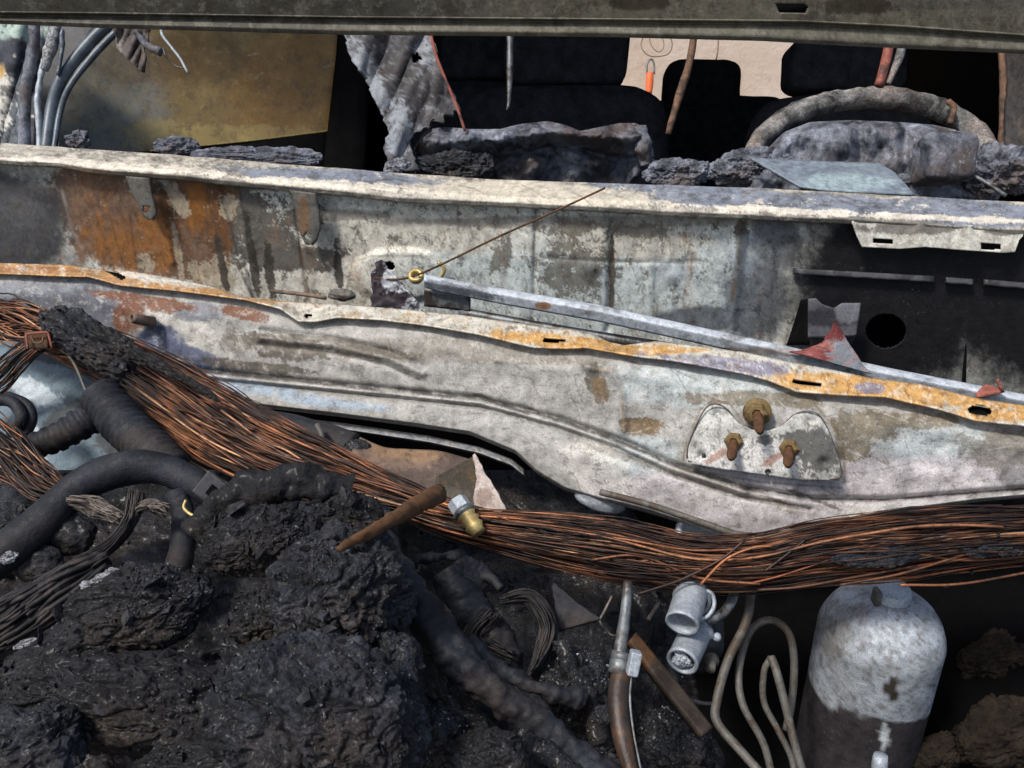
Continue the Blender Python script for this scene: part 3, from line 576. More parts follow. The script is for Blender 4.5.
# ================================================================== FRONT BULKHEAD PANEL
bk = thing('bulkhead_panel', at(512., 400., PB(512., 400.)), 'long pale heat-bleached bulkhead panel with a yellow-tinted top flange across the picture', 'bulkhead panel')
fu = [(-20, 263), (0, 263), (70, 265), (95, 269), (108, 270), (118, 269), (150, 274), (211, 286), (240, 296), (281, 301), (350, 305), (400, 309), (463, 315), (551, 328), (575, 330), (593, 334), (610, 342), (625, 345), (656, 341), (674, 343), (744, 352), (797, 363), (825, 368), (871, 378), (920, 384), (976, 398), (1024, 405), (1044, 409)]
fl = [(-20, 272), (0, 273), (70, 276), (88, 276), (100, 279), (120, 285), (176, 290), (246, 299), (281, 308), (299, 321), (316, 321), (337, 317), (380, 319), (428, 325), (480, 334), (533, 347), (565, 348), (586, 347), (639, 356), (674, 360), (744, 373), (769, 380), (797, 391), (832, 394), (885, 396), (941, 409), (976, 420), (1024, 425), (1044, 428)]
def fl_paint(px, py, P):
    return layers(px, py, P, (200, 196, 182), [((192, 138, 74), [(70, 270, 130, 9), (200, 293, 110, 7, .1), (110, 281, 30, 4)], 20, .4, .2, .85), ((206, 156, 84), [(560, 341, 70, 7, .1), (650, 350, 60, 5), (900, 391, 130, 12, .1), (1010, 412, 60, 10)], 20, .35, .2, .9),
        ((216, 212, 200), [(160, 279, 50, 4, .15), (420, 316, 80, 6, .1), (290, 306, 40, 4)], 30, .4, .2, .8), ((140, 138, 158), [(720, 364, 70, 8, .1), (870, 388, 16, 5)], 22, .6, .14, .85), ((186, 148, 80), None, 26, .55, .2, .55),
        ((112, 78, 58), None, 60, .75, .12, .6), ((150, 96, 58), [(20, 270, 70, 3)], 40, .6, .2, .5), ((232, 228, 214), None, 50, .8, .1, .45)])
slots = [[(104, 270), (113, 269), (127, 277), (122, 280)], ell(308, 315, 4.5, 2.2, -.2), [(543, 338), (566, 338), (565, 342), (543, 343)], [(793, 378), (822, 383), (820, 387), (792, 383)], ell(980, 410, 12.5, 5.5, .1)]
rows('top_flange', [(fu, -.022), (fl, .0045)], M['flange'], (-20, 1044), 1, 12, PB, sm=2, parent=bk, paint=fl_paint, holes=slots, thick=.0012, rough=.0008, rfr=60)
for a_, b_ in (((96, 279), (134, 286)), ((298, 319), (320, 323)), ((536, 345), (572, 349)), ((784, 388), (830, 394)), ((964, 414), (998, 421))):
    patch('slot_dark_backing', onB([a_, b_], -.012), onB([(a_[0], a_[1] - 9), (b_[0], b_[1] - 9)], -.024), M['black'], nu=6, nv=4, parent=bk)  # black plates added under the flange in place of shade in the slots
lo = [(-20, 352), (0, 352), (100, 368), (180, 388), (246, 402), (340, 413), (410, 422), (470, 431), (516, 450), (537, 470), (565, 487), (603, 498), (640, 507), (690, 522), (720, 532), (745, 537), (780, 536), (820, 528), (862, 516), (920, 506), (980, 498), (1024, 494), (1044, 493)]
beadA = [(262, 331), (330, 338), (390, 352), (422, 366)]
beadB = [(262, 344), (330, 352), (385, 364), (420, 380)]
grv = [(158, 365), (230, 373), (340, 384), (480, 398), (560, 419), (620, 440), (674, 464), (744, 487), (815, 499), (885, 500), (1024, 489)]
grv2 = [(158, 372), (230, 382), (340, 393), (480, 407), (555, 427), (615, 448), (670, 474), (740, 497), (810, 509)]
def bk_relief(x, y):
    r = .0045 * np.exp(-(seg_d(x, y, grv) / 3.) ** 2) * -1 - .003 * np.exp(-(seg_d(x, y, grv2) / 2.2) ** 2) + .003 * np.exp(-(seg_d(x, y, [(a, b + 4.5) for a, b in grv[:8]]) / 3.5) ** 2)
    r += -.0035 * np.exp(-(seg_d(x, y, beadA) / 3.5) ** 2) + .004 * np.exp(-(seg_d(x, y, [(a, b + 7) for a, b in beadA]) / 5.) ** 2) - .002 * np.exp(-(seg_d(x, y, beadB) / 4.) ** 2)
    lower = np.interp(x, [a for a, b in grv], [b for a, b in grv])
    r += .006 * ss(0, 30, y - lower)                                       # lower part bellies out
    up = np.interp(x, [a for a, b in fl], [b for a, b in fl])
    r -= .008 * ss(24, 0, y - up)                                          # hollow below the flange
    r += .008 * ss(1.3, .5, np.hypot((x - 765) / 105., (y - 455) / 62.))   # pressed dome round the mounting plate
    r += .003 * np.exp(-(seg_d(x, y, [(585, 366), (612, 372), (622, 392), (624, 430)]) / 4) ** 2)
    r += .003 * np.exp(-(seg_d(x, y, [(878, 420), (885, 440), (900, 470)]) / 12) ** 2) - .002 * np.exp(-(seg_d(x, y, [(820, 402), (838, 440), (845, 482)]) / 4) ** 2)
    r += .006 * ss(1.1, .3, np.hypot((x - 143) / 20., (y - 322) / 18.)) + .01 * np.exp(-((x - 147) / 6.) ** 2 - ((y - 321) / 5.) ** 2)
    P3 = np.stack([x * .012, y * .02, x * 0], -1); r += .003 * fbm(P3, 1., 3, 4)
    return r
def bk_paint(px, py, P):
    up = np.interp(px, [a for a, b in fl], [b for a, b in fl])
    c = layers(px, py, P, (164, 163, 158), [
        ((178, 174, 168), None, 9, .8, .4, .5), ((192, 187, 190), [(880, 480, 150, 26, -.05), (760, 515, 90, 20), (640, 490, 60, 20)], 14, .35, .3, .8), ((186, 198, 200), [(720, 385, 90, 24), (640, 455, 40, 20), (920, 440, 60, 18)], 16, .5, .25, .6),
        ((206, 204, 196), [(180, 335, 50, 22, .4), (260, 340, 30, 12), (590, 465, 40, 24, .4)], 14, .4, .3, .7), ((122, 126, 134), [(60, 305, 80, 36), (200, 312, 30, 10)], 10, .3, .3, .85), ((76, 78, 88), [(40, 318, 90, 26), (210, 372, 60, 8, .1), (30, 330, 60, 20), (96, 302, 8, 18, -.5), (110, 330, 20, 10)], 16, .4, .25, .7),
        ((74, 88, 124), [(180, 356, 52, 13, .25), (160, 342, 24, 16)], 14, .3, .25, .85), ((150, 170, 190), [(240, 386, 80, 7, .12), (330, 403, 60, 5, .1)], 20, .4, .2, .7),
        ((112, 60, 20), [(130, 318, 16, 18), (245, 314, 26, 7, .2), (165, 308, 18, 6), (142, 300, 50, 5, .15)], 22, .5, .2, .85),
        ((86, 80, 70), [(285, 347, 44, 13, .1), (370, 352, 50, 6, .1), (250, 366, 60, 5, .1), (640, 425, 20, 9), (595, 378, 9, 16)], 34, .55, .14, .85), ((120, 98, 66), [(642, 427, 20, 9), (600, 390, 8, 14)], 60, .6, .1, .8),
        ((112, 100, 78), [(862, 428, 36, 18), (740, 398, 60, 8), (905, 420, 60, 8), (790, 400, 30, 8), (850, 450, 20, 10)], 26, .55, .16, .8), ((132, 124, 112), [(420, 350, 200, 12, .05), (700, 480, 120, 5, .3)], 14, .6, .25, .6),
        ((86, 82, 78), [(x, y, 34, 2.2, .18 if x < 500 else .36) for x, y in [(200, 370), (250, 376), (300, 380), (360, 388), (430, 394), (500, 404), (560, 421), (620, 443), (680, 467), (745, 488), (810, 498)]], 60, .7, .15, .75),
        ((96, 90, 82), None, 90, .5, .1, .6, (2.5, 1)), ((200, 198, 192), None, 50, .6, .2, .5), ((104, 96, 84), [(1000, 450, 40, 20)], 30, .6, .2, .6), ((58, 58, 62), [(1020, 470, 20, 20)], 20, .4, .3, .5)])
    m = ss(9, 1, py - up)[:, None] * .35; c = c * (1 - m) + lin((98, 78, 58)) * m  # brown band puts the shade under the flange into the colour
    for pts, w, col_, st in (grv, 1.6, (62, 58, 54), .95), (grv2, 1.2, (76, 72, 68), .8), ([(a, b + 4) for a, b in grv[:9]], 1.2, (200, 196, 190), .6), (beadA, 1.3, (84, 80, 74), .85), (beadB, 1.1, (96, 92, 86), .7), ([(585, 366), (612, 372), (622, 392), (624, 430)], 1.3, (128, 104, 72), .7), \
        ([(385, 330), (392, 352)], .7, (70, 64, 58), .9), ([(683, 460), (686, 444), (700, 410), (714, 399), (730, 404), (742, 420)], 1.3, (104, 84, 66), .8), ([(816, 406), (832, 424), (844, 456), (845, 486)], 1.4, (122, 106, 82), .8), ([(690, 470), (760, 482), (842, 488)], 1.2, (96, 84, 76), .7): pline(c, px, py, pts, w, col_, st)
    scratches(c, px, py, (150, 330, 1024, 500), 110, 12, (96, 90, 82), .55, (5, 34), (-.3, 1.3), .6); scratches(c, px, py, (350, 340, 1024, 520), 50, 13, (206, 202, 196), .5, (6, 30), (-.2, .8), .6)
    return c
rows('panel_wall', [(sh(fl, -2), .003), (lo, .006), (sh(lo, 2.5), .002), (sh(lo, 4), -.012)], M['metal'], (-20, 1044), 1, [150, 3, 3], PB, sm=4, parent=bk, paint=bk_paint, relief=bk_relief, thick=.0012)
# lower lip strip with its dark gap
ls = [(246, 413), (300, 419), (350, 425), (430, 437), (480, 448), (512, 460), (524, 470)]
lp = lambda px, py, P: layers(px, py, P, (150, 152, 156), [((96, 92, 88), None, 30, .9, .2, .7), ((190, 188, 184), None, 40, .9, .12, .6)])
rows('lower_lip', [(sh(ls, -1), -.01), (ls, -.004), (sh(ls, 5), .002), (sh(ls, 7), -.006)], M['metal'], (246, 524), 2, 3, PB, sm=2, parent=bk, paint=lp, thick=.001)
# mounting plate with studs
pt = [(687, 458), (688, 446), (694, 430), (705, 409), (715, 404), (727, 409), (738, 423), (752, 430), (768, 431), (782, 426), (794, 415), (808, 411), (820, 416), (829, 432), (838, 457), (840, 463)]
pbm = [(687, 463), (720, 469), (760, 474), (800, 480), (840, 481)]
def mp_paint(px, py, P):
    return layers(px, py, P, (190, 190, 184), [((222, 220, 216), [(730, 455, 40, 14), (770, 465, 40, 8), (760, 447, 20, 10)], 70, .6, .12, .85), ((72, 72, 70), [(820, 452, 22, 24), (796, 436, 18, 7), (765, 440, 8, 5)], 70, .6, .1, .85), ((96, 94, 90), None, 90, .7, .12, .7),
        ((160, 112, 90), [(718, 455, 14, 4, -.6), (772, 460, 12, 4, -.6)], 40, .4, .2, .7)])
mr = lambda x, y: .010 * ss(1.3, .5, np.hypot((x - 765) / 105., (y - 455) / 62.)) - .008 * ss(24, 0, y - np.interp(x, [a for a, b in fl], [b for a, b in fl])) - sum(.003 * np.exp(-((x - a) / 5.) ** 2 - ((y - b) / 4.) ** 2) for a, b in ((718, 415), (702, 455), (810, 422), (824, 462)))
mpo = rows('mounting_plate', [(pt, .0125), (pbm, .0125)], M['metal'], (687, 840), 1, 40, PB, sm=1, parent=bk, paint=mp_paint, relief=mr, thick=.0025, holes=[ell(768, 472, 3, 3), ell(704, 456, 2.4, 2)])
for x, y in ((718, 415), (810, 422), (824, 462), (701, 454)):
    c = at(float(x), float(y), float(PB(float(x), float(y), .0155))); lathe('rivet', c, PB.n, [(.0005, .0016), (.002, .0014), (.0032, .0004), (.0035, -.003)], M['alu'], mpo, 16)
def stud(x, y, x2, y2, s=1.):
    t = float(PB(float(x), float(y), .0215)); c = at(float(x), float(y), t); e = at(float(x2), float(y2), t - .020 * s); ax = e - c
    st = lathe('stud', c - ax * .3, ax, [(.0, 0), (.0026 * s, 0)] + [(.0026 * s + (.0009 if k % 2 else 0), .005 + k * .0014) for k in range(int(16 * s))] + [(.0022 * s, .030 * s), (.0, .031 * s)], M['rust'], mpo, 12)
    n = 6; hexm = lathe('nut', c, PB.n, [(.0045 * s, -.004), (.0066 * s, -.004), (.0068 * s, -.001), (.0066 * s, .003), (.005 * s, .0045), (.003 * s, .0045)], M['rust_nut'], st, 6, smooth=False)
    lathe('washer', c, PB.n, [(.003, -.0045), (.0092 * s, -.0045), (.0092 * s, -.003), (.003, -.003)], M['rust_nut'], st, 24)
M['rust_nut'] = mat_plain('olive_rusty_nut', tuple(lin((120, 100, 62))), .7, .2, 120, .4, alt=tuple(lin((84, 62, 38))))
stud(757, 413, 760, 432, 1.05); stud(734, 441, 731, 459, 1.0); stud(789, 448, 788, 466, 1.0)
tube('plate_rim', onB([(a, b) for a, b in pt] + [(839, 478), (800, 478), (760, 472), (720, 467), (688, 461)], .0205), .8, M['steel_dull'], mpo, 6, 120)
# rod and collar under the panel
tube('lower_rod', onB([(600, 492), (650, 505), (700, 522), (735, 534), (752, 536)], .022), [3.4, 3.4, 3.6, 4], M['steel_dull'], bk, 10, 24)
cc = at(700., 534., float(PB(700., 534., .004))); lathe('round_collar', cc, -Fv + .6 * Uv, [(.012, -.02), (.016, -.02), (.018, 0), (.016, .004), (.013, .003), (.012, -.004), (.011, -.03), (0, -.03)], M['alu'], bk, 32)
lump('weld_bulge', 600, 500, 26, 12, float(PB(600., 500., .0)), rot=.3, s=5, mat=M['alu'], parent=bk, amp=.1, crack=.03, fine=.02)
pc = at(147., 321., float(PB(147., 321., .018))); lathe('drain_stub', pc, -Fv * .7 - Rv * .5 + Uv * .1, [(.003, -.006), (.0048, -.006), (.0045, .012), (.0038, .015), (.0028, .013), (.002, .005)], M['brown_sheet'], bk, 16)
# ================================================================== BAY BACKDROP PANELS
o = thing('lower_firewall', at(560., 560., .74), 'sooty firewall plate, darkened for shade, in the gap below the bulkhead panel', 'firewall')
fwp = lambda px, py, P: layers(px, py, P, (26, 23, 21), [((96, 88, 76), [(560, 588, 50, 14, .2), (600, 600, 30, 20)], 14, .5, .25, .8), ((8, 8, 9), [(560, 490, 90, 30), (900, 640, 260, 160)], 10, .2, .3, 1.)])  # near-black patches put the shade of the gap into the plate colour
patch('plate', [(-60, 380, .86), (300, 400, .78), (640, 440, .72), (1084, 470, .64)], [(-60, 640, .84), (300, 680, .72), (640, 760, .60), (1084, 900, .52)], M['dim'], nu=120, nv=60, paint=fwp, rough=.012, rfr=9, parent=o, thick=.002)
iwp = lambda px, py, P: layers(px, py, P, (104, 120, 130), [((96, 108, 112), None, 12, .9, .3, .8, (1, 1)), ((196, 206, 212), [(40, 395, 34, 12, .4), (30, 440, 20, 20)], 14, .6, .2, .8), ((52, 52, 54), [(80, 362, 60, 8, .2), (110, 420, 16, 40), (60, 418, 8, 26, .9)], 20, .5, .2, .85), ((100, 84, 60), [(120, 370, 20, 6)], 20, .4, .2, .7)])
o = patch('inner_wing_panel', [(-30, 340, .72), (60, 348, .70), (140, 372, .68)], [(-30, 500, .64), (60, 500, .63), (140, 470, .63)], M['metal'], nu=80, nv=60, paint=iwp, rough=.006, rfr=22, seed=4, thick=.0015)
tag(o, 'bluish ash-grey inner wing sheet showing below the frayed copper at the left edge', 'wing panel')
# ================================================================== WIRING HARNESS
def bundle(parent, path, half, n, mat, seed, rpx=(.7, 1.5), depth_amp=.010, x_jit=30, name='wire', seg=40, wander=.35, tmod=0):
    r = np.random.default_rng(seed); c = resample(path, 60, True); hw = np.interp(np.linspace(0, 1, 60), np.linspace(0, 1, len(half)), half)
    tx = np.gradient(c[:, 0]); ty = np.gradient(c[:, 1]); L = np.hypot(tx, ty); nx, ny = -ty / L, tx / L; out = []
    for i in range(n):
        s = (i + .5) / n * 2 - 1; s += r.normal() * .05
        a, b = (0, 60)
        if x_jit: a = max(0, int(r.exponential(x_jit * .12))); b = min(60, 60 - int(r.exponential(x_jit * .12)))
        if b - a < 20: a, b = 0, 60
        u = np.linspace(0, 6, 60) * .42
        wv = gnoise(np.stack([u + i * 3.7, np.full(60, i * 1.3 + seed), np.zeros(60)], -1)) * wander
        wv2 = gnoise(np.stack([u * 1.3 + i * 9.1, np.full(60, i * .7), np.full(60, 4.)], -1))
        off = np.clip(s * .92 + wv, -1.12, 1.12) * hw + gnoise(np.stack([np.linspace(0, 14, 60) + i * 2.1, np.full(60, i * .9), np.full(60, 7.)], -1)) * .7
        dep = np.sqrt(np.clip(1 - s * s, 0, 1)) * depth_amp * r.uniform(-.2, 1.) + wv2 * depth_amp * .6
        px = c[:, 0] + nx * off; py = c[:, 1] + ny * off; t = c[:, 2] - dep + tmod
        q = resample(np.stack([px, py, t], 1)[a:b], seg, False); P = at(q[:, 0], q[:, 1], q[:, 2])
        rr = r.uniform(*rpx) * q[:, 2].mean() / FPX
        V, F = tubeV(P, rr, 5, True)
        if name: mesh(name, V, F, mat if not callable(mat) else mat(i), parent)
        else: out.append((V, F))
    return out
hn = thing('wiring_harness', at(440., 505., .56), 'thick harness of bare burnt copper wires sagging across the bay from upper left to right', 'wiring harness')
pL = [(58, 338, .665), (110, 358, .645), (160, 388, .625), (210, 420, .605), (270, 452, .585), (330, 474, .57), (390, 493, .555), (440, 510, .545), (490, 524, .535)]
hL = [20, 26, 33, 37, 34, 28, 20, 13, 12]
pRr = [(400, 508, .548), (450, 523, .54), (520, 535, .53), (600, 548, .52), (690, 564, .51), (760, 563, .505), (820, 553, .50), (900, 545, .495), (980, 538, .49), (1060, 534, .485)]
hR = [9, 17, 25, 31, 27, 27, 31, 33, 29, 26]
pick = lambda i: M['copper'] if (i * 7) % 10 < 7 else M['copper_dark']
bundle(hn, pL, hL, 135, pick, 11, (.6, 1.5), .016)
bundle(hn, pRr, hR, 150, pick, 12, (.6, 1.7), .016, 26, wander=.4)
V, F = join(bundle(None, pL, hL, 220, None, 13, (.3, .6), .018, 60, None, 30, .6)); o = mesh('fine_strands', V, F, M['copper_dark'], hn); o['kind'] = 'stuff'
V, F = join(bundle(None, pRr, hR, 260, None, 14, (.3, .7), .018, 60, None, 30, .6)); o = mesh('fine_strands', V, F, M['copper_dark'], hn); o['kind'] = 'stuff'
V, F = join(bundle(None, pRr, [h * .85 for h in hR], 60, None, 15, (2, 3.2), .006, 0, None, 30, .3, .012)); o = mesh('dark_backing', V, F, M['rubber'], hn); o['kind'] = 'stuff'  # dark strands added behind the wires to fill the gaps
V, F = join(bundle(None, pL, [h * .85 for h in hL], 50, None, 16, (2, 3.2), .006, 0, None, 30, .3, .012)); o = mesh('dark_backing', V, F, M['rubber'], hn); o['kind'] = 'stuff'
for q in ([(758, 590, .487), (800, 587, .482), (850, 578, .48), (915, 566, .48)], [(840, 585, .48), (900, 574, .478), (960, 556, .478), (990, 549, .478)], [(900, 585, .48), (960, 584, .478), (1030, 572, .475)], [(638, 594, .49), (680, 580, .49), (720, 560, .487), (745, 540, .487)], [(700, 585, .487), (725, 560, .483), (752, 548, .48), (772, 546, .48)], [(765, 571, .483), (790, 552, .482), (805, 540, .482)], [(590, 560, .5), (640, 556, .497), (700, 578, .492), (760, 584, .487)], [(850, 556, .48), (880, 548, .478), (960, 560, .478), (1030, 556, .476)]):
    tube('wire', q, 1.4, M['copper'], hn, 6, 24)
_r = np.random.default_rng(44); _c = resample(pRr, 100, True); _l = resample(pL, 100, True)
for k in range(15):
    cc_ = _c if k % 2 else _l; i0 = _r.integers(3, 70); i1 = min(99, i0 + _r.integers(14, 28)); ps_ = cc_[np.linspace(i0, i1, 5).astype(int)].copy(); a_ = _r.uniform(-24, 24); ps_[:, 1] += np.linspace(a_, -a_ * _r.uniform(-.4, 1), 5) + _r.normal(size=5) * 2; ps_[:, 2] -= .017
    tube('wire', [tuple(p) for p in ps_], _r.uniform(.6, 1.3), M['copper'] if k % 3 else M['strand'], hn, 5, 24)
tag(lump('charred_sleeve', 95, 345, 62, 22, .625, rot=.55, s=6, amp=.3, crack=.3, fine=.12, mat=M['char_blue'], dz=.6), 'crusty black charred sleeve clinging to the left end of the copper harness', 'charred sleeve')
for a_, b_, rx_, ry_, t_, lab in ((1002, 546, 40, 12, .475, 'black burnt insulation clump at the right end of the copper harness'), (880, 556, 50, 9, .478, 'long dark insulation crust above the canister')):
    tag(lump('burnt_insulation', a_, b_, rx_, ry_, t_, rot=-.1, s=6, amp=.5, crack=.2, fine=.15, mat=M['char_blue'], dz=.5, seed=a_), lab, 'burnt insulation', 'insulation crusts on the harness')
for i, (a, b, c_, d, e) in enumerate([(120, 345, 34, 10, .6), (158, 364, 30, 6, .6), (200, 388, 26, 4, .6)]):
    o = lump('burnt_insulation', a, b, c_, d, .60 - i * .015, rot=e, s=5, amp=.3, crack=.3, fine=.2, mat=M['char'], dz=.5, seed=i + 3); o.parent = None
    tag(o, ['black crust of burnt insulation just right of the sleeve, nearest the left edge', 'middle black crust of burnt insulation on the harness top', 'thin black crust of burnt insulation lowest along the harness top'][i], 'burnt insulation', 'insulation crusts on the harness')
# frayed bundles at the left edge
fb = thing('frayed_wires', at(10., 325., .66), 'frayed pinkish copper wires at the left edge beside the rusty clip', 'wires')
bundle(fb, [(-30, 312, .67), (10, 320, .66), (45, 330, .65), (85, 350, .64)], [16, 24, 20, 14], 60, M['copper'], 21, (.5, 1.1), .01, 40, wander=.5, seg=20)
bundle(fb, [(-30, 405, .65), (0, 378, .65), (30, 350, .64), (60, 335, .64)], [12, 14, 12, 8], 26, M['copper_dark'], 22, (.5, 1.2), .01, 30, wander=.4, seg=20)
tag(tube('bent_wire', [(60, 345, .63), (75, 365, .62), (95, 405, .61), (140, 440, .6), (190, 462, .59), (232, 487, .58)], 1.6, M['steel_dull'], None, 6, 40), 'single grey wire sagging below the left part of the copper harness', 'wire')
tag(tube('bent_wire', [(75, 312, .63), (90, 318, .628), (98, 324, .628), (108, 332, .628)], 1.6, M['steel_dull'], None, 6, 16), 'short pale wire bent over the top of the charred sleeve', 'wire')
for pth, hw_ in (([(-30, 312, .67), (10, 320, .66), (45, 330, .65), (85, 350, .64)], [12, 20, 16, 10]),):
    V, F = join(bundle(None, pth, hw_, 14, None, 24, (2, 3), .004, 0, None, 20, .3, .012)); o = mesh('dark_backing', V, F, M['rubber'], fb); o['kind'] = 'stuff'  # dark strands added where pale gaps showed between the wires
fr = thing('frayed_wires', at(15., 460., .56), 'split dark cable with pinkish strands fanning out at the left edge under the hose rings', 'wires')
V, F = join(bundle(None, [(-25, 430, .57), (10, 455, .56), (40, 482, .55), (75, 500, .545)], [26, 22, 16, 6], 18, None, 25, (2, 3.2), .004, 0, None, 20, .3, .012)); o = mesh('dark_backing', V, F, M['rubber'], fr); o['kind'] = 'stuff'
bundle(fr, [(-25, 430, .57), (10, 455, .56), (40, 482, .55), (75, 500, .545)], [30, 26, 20, 8], 60, M['copper_dark'], 23, (.4, 1.1), .012, 40, wander=.4, seg=20)
V, F = box((0, 0, 0), (.017, .006, .013)); c = at(38. + 0, 340., .615)
V = np.array([c + v[0] * Rv + v[1] * Fv + v[2] * (Uv * .98) for v in V]); clp = thing('rusty_clip', c, 'square rusty brown cable clip at the left end of the copper harness', 'cable clip')
bevel(mesh('clip_body', V, F, M['rust'], clp, smooth=False), .001)
tube('clip_rim', [(28, 349, .608), (26, 334, .608), (48, 332, .608), (52, 348, .608)], 1.2, M['red'], clp, 6, 20, sm=False)
tube('clip_spring', [(31, 336, .605), (35, 343, .605), (42, 342, .605), (43, 337, .605)], .9, M['wood'], clp, 6, 12)
# ================================================================== HOSES LEFT
def hose(name, pts, r, label, mat='rubber', group=None, **k):
    k.setdefault('n', 20); k.setdefault('seg', 60); k.setdefault('rough', .0005)
    return tag(tube(name, pts, r, M[mat], None, **k), label, 'hose', group)
hose('black_hose', [(-30, 575, .47), (10, 548, .475), (45, 520, .485), (75, 490, .495), (110, 472, .50), (150, 467, .505), (185, 478, .505), (215, 498, .50)], [22, 21, 20, 17, 18, 17, 15, 13], 'thick smooth black hose arching over the frayed strands at the left', rough=.0006)
hose('black_hose', [(176, 492, .50), (184, 520, .495), (180, 560, .48), (165, 600, .46)], [11, 12, 13, 12], 'short black hose dropping straight down behind the square clamp')
hose('corrugated_hose', [(25, 450, .60), (60, 436, .60), (90, 418, .605), (112, 400, .61)], [13, 14, 16, 18], 'short dark corrugated hose pointing at the copper harness on the left', corr=(9, .06), mat='rubber')
hose('corrugated_hose', [(100, 395, .60), (125, 425, .585), (150, 448, .57), (175, 470, .555)], [20, 22, 21, 18], 'wide ribbed dark hose sloping down behind the arching hose', corr=(16, .045), mat='rubber')
hose('pipe_sleeve', [(236, 418, .70), (280, 426, .685), (318, 437, .675), (352, 450, .67)], [9, 14, 16, 18], 'black sleeve of pipe beneath the lower lip of the bulkhead panel', mat='rubber')
ps = bpy.data.objects['pipe_sleeve']
tube('narrow_band', [(317, 425, .655), (322, 437, .648), (318, 450, .655)], [3, 3, 3], M['steel_dull'], ps, 8, 14)
lump('melted_cap', 358, 456, 17, 17, .655, s=5, amp=.12, crack=.1, fine=.08, mat=M['tar'], parent=ps)
rg = thing('hose_rings', at(15., 420., .61), 'pair of curved black hose rings at the far left edge', 'hose rings')
tube('ring', [(-8, 400, .61), (12, 402, .605), (22, 418, .60), (12, 434, .605)], 6, M['rubber'], rg, 12, 30); tube('ring', [(8, 396, .615), (26, 404, .61), (32, 420, .605), (20, 444, .605)], 5, M['rubber'], rg, 12, 30)
# square clamp
c = at(213., 490., .475); ax1 = Rv * .78 + Uv * .0 + Uv * -.62; ax2 = Rv * .62 + Uv * .78
cl = thing('square_clamp', c, 'grey square clamp plate with a slot at the end of the arching hose', 'clamp')
def orient(V, c, a, b, n): return np.array([c + v[0] * a + v[1] * n + v[2] * b for v in V])
V, F = box((0, 0, 0), (.017, .004, .015)); bevel(mesh('plate', orient(V, c, ax1, ax2, -Fv), F, M['soot_grey2'] if 'soot_grey2' in M else M['soot_grey'], cl, smooth=False), .0008)
V, F = box((0, .0026, 0), (.0035, .002, .006)); mesh('slot', orient(V, c, ax1, ax2, -Fv), F, M['black'], cl, smooth=False)
tag(tube('small_clip_ring', [(186, 500, .47), (184, 508, .468), (192, 515, .466), (200, 516, .466), (203, 509, .468)], 1.7, M['brass'], None, 8, 20), 'small pale C-shaped clip hanging under the square clamp', 'clip')
# strand tufts
def tuft(name, path, half, n, mat, seed, label, rpx=(.4, .9)):
    V, F = join(bundle(None, path, half, int(n * 1.7), None, seed, rpx, .008, 40, None, 24, .3)); return tag(mesh(name, V, F, mat), label, 'wire strands')
M['strand_dark'] = mat_plain('sooty_strands', (.018, .017, .018), .6, .1, 80, .6, alt=(.06, .05, .045), spec=.3)
tuft('strand_tuft', [(66, 500, .49), (90, 505, .488), (122, 520, .485)], [6, 11, 7], 60, M['strand'], 31, 'tuft of pale grey wire strands in the arch of the thick black hose')
tuft('strand_tuft', [(138, 490, .485), (130, 520, .475), (110, 545, .465), (85, 562, .455), (40, 590, .45)], [10, 7, 7, 8, 14], 90, M['strand_dark'], 32, 'long dark frayed cable curving down left from under the arching hose')
tuft('strand_tuft', [(135, 510, .476), (150, 505, .474), (168, 512, .474)], [3, 7, 8], 40, M['strand'], 33, 'small curled tuft of pale wire strands right of the frayed cable', (.4, .7))
tuft('cable_bundle', [(-20, 645, .42), (30, 612, .43), (70, 585, .44), (110, 560, .45)], [24, 26, 20, 12], 60, M['strand_dark'], 34, 'bundle of sooty cables running down to the left edge above the rubble', (1.2, 3.2))
for i, (a, b, r_, lab) in enumerate([(70, 535, 26, 'grey soft-edged lump of ash under the arching hose'), (38, 562, 24, 'bluish ash lump lowest beneath the thick black hose, near the left edge')]):
    tag(lump('ash_lump', a, b, r_, r_ * .8, .49 - i * .01, s=5, amp=.2, crack=.06, fine=.05, mat=M['char_blue'], seed=40 + i), lab, 'ash lump')
M['white_ash'] = mat_char('white_ash', dark=(.12, .12, .13), light=(.5, .52, .56), brown=(.3, .29, .28), ash=(.8, .82, .86), ashamt=.9, scale=1.6)
for a, b, rx, ry, t, ro, lab in ((102, 582, 24, 8, .425, -.5, 'crumbly white ash streak above the upper left rubble lump'), (8, 558, 9, 5, .45, -.4, 'tiny white ash fleck at the left edge'), (28, 643, 16, 3.5, .405, -.3, 'thin pale ash streak below the sooty cable bundle')):
    tag(lump('white_ash_streak', a, b, rx, ry, t, rot=ro, s=5, amp=.5, crack=.35, fine=.3, mat=M['white_ash'], seed=a), lab, 'ash')
